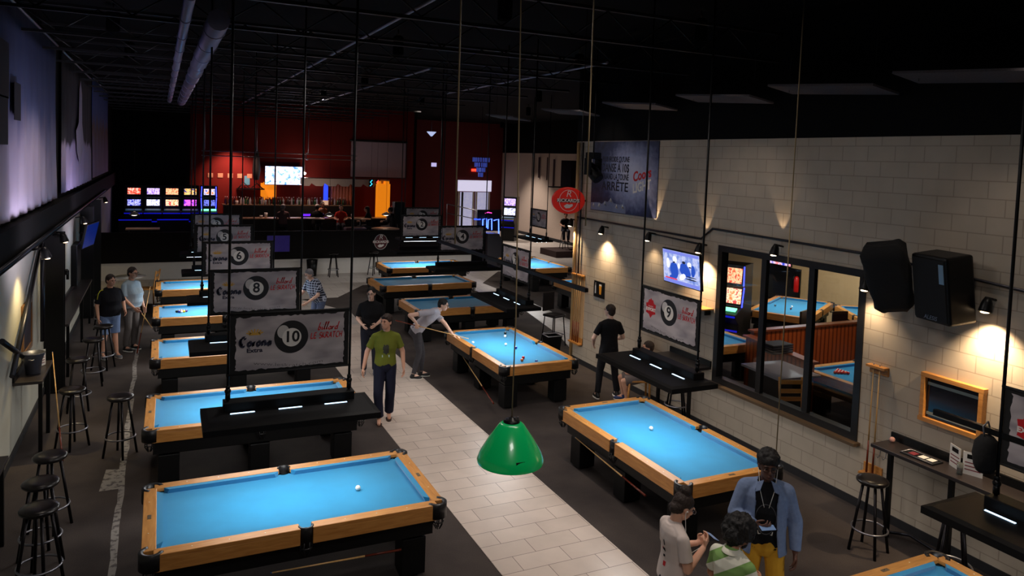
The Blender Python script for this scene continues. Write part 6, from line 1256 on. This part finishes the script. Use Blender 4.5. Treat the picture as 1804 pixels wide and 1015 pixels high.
# 10 and 11 the two men at the left
p10, sh10, q10 = person('person in a black polo with a yellow stripe and blue shorts by the left stools', (-.93, 17.4, 0), R(180+30),
  dict(elR=(.25, -.02, 1.13), wrR=(.26, .06, .88), elL=(-.27, .02, 1.13), wrL=(-.22, .18, 1.0), hrot=(10, -8, 0), knR=(.11, .02, .5), anR=(.13, -.03, .085), anL=(-.12, .06, .085)),
  dict(h=1.77, skin='light', hcol='brown', top=fab('black_polo', (22, 22, 28)), bottom=fab('denim_shorts', (104, 124, 160), noise_=.2, nscale=14), leg=.95, shoes='grey', wide=1.18, belly=.03, sleeve=.85, hem=-.22))
g = G(); a = q10['sh'][1]; g.tube([a+V((-.04, .03, .066)), a+V((.02, .035, .055)), a+V((.06, .03, -.01)), a+V((.078, .03, -.12))], .008, 6); g.build('yellow_stripe', mat('stripe_yellow', (214, 206, 60), .8), sh10)
person('person in a pale blue shirt and grey trousers behind the black polo', (-.55, 17.95, 0), R(180+50),
  dict(elR=(.25, .05, 1.13), wrR=(.2, .24, .96), elL=(-.26, 0, 1.13), wrL=(-.24, .1, .9), hrot=(0, -6, 0)),
  dict(h=1.83, skin='light', hcol='brown', glasses=1, top=fab('pale_blue_shirt', (160, 178, 190)), bottom=fab('grey_trousers', (92, 86, 84)), shoes='black', wide=1.16, belly=.05, sleeve=.85, hem=-.1))
cue('cue held low by the person in the pale blue shirt', (-.12, 17.2, .62), (-.42, 17.66, 1.0))
# 12 far seated figures
SIT = dict(pel=(0, -.05, .95), chest=(0, -.02, 1.2), neck=(0, .03, 1.45), knR=(.12, .38, .88), anR=(.12, .36, .42), knL=(-.12, .38, .88), anL=(-.12, .36, .42), elR=(.25, .1, 1.15), wrR=(.16, .34, 1.12), elL=(-.25, .1, 1.15), wrL=(-.16, .34, 1.12))
def sitter(label, x, y, z, rz, **k):
    st = dict(skin='light', hcol='brown', top=M_blacktee, bottom=M_jean, voxel=.013); st.update(k); return person(label, (x, y, z), rz, SIT, st)
sitter('person seated against the pale far wall, black shirt, arms folded', 17.6, 30.8, .3, R(160))
stool('bar stool under the seated man at the pale far wall', 17.6, 30.85, 0, .88, None).location.z = .3
sitter('person with grey hair in a dusky shirt seated at the bar, seen from behind', 4.5, 30.85, PZ, R(-8), hcol='grey', top=fab('dusky_shirt', (112, 86, 88)))
sitter('person in a white cap and black shirt seated at the bar', 5.85, 30.85, PZ, R(-20), cap='white', wide=1.15)
sitter('person with long dark hair seated at the bar tables', 7.75, 29.85, PZ, R(60), hair='long', hcol='black')
sitter('person in a red shirt facing the viewer behind the bar tables', 6.85, 30.9, PZ, R(170), top=fab('red_shirt', (190, 50, 36)), wide=.95)
sitter('person in a dark jacket with white sleeve stripes at the bar tables', 8.65, 29.55, PZ, R(50), top=fab('dark_jacket', (26, 24, 28)), sleeve=1.8)
sitter('person in a red cap beside the dark jacket at the bar tables', 8.95, 30.4, PZ, R(150), cap='red', wide=1.0)
person('person in a tan top standing behind the bar', (6.55, 33.3, PZ), R(190), dict(elR=(.3, .1, 1.3), wrR=(.2, .3, 1.4)), dict(h=1.68, skin='light', hcol='brown', top=fab('tan_top', (190, 120, 80)), bottom=M_jean, voxel=.013))

bpy.data.scenes.remove(WORK)
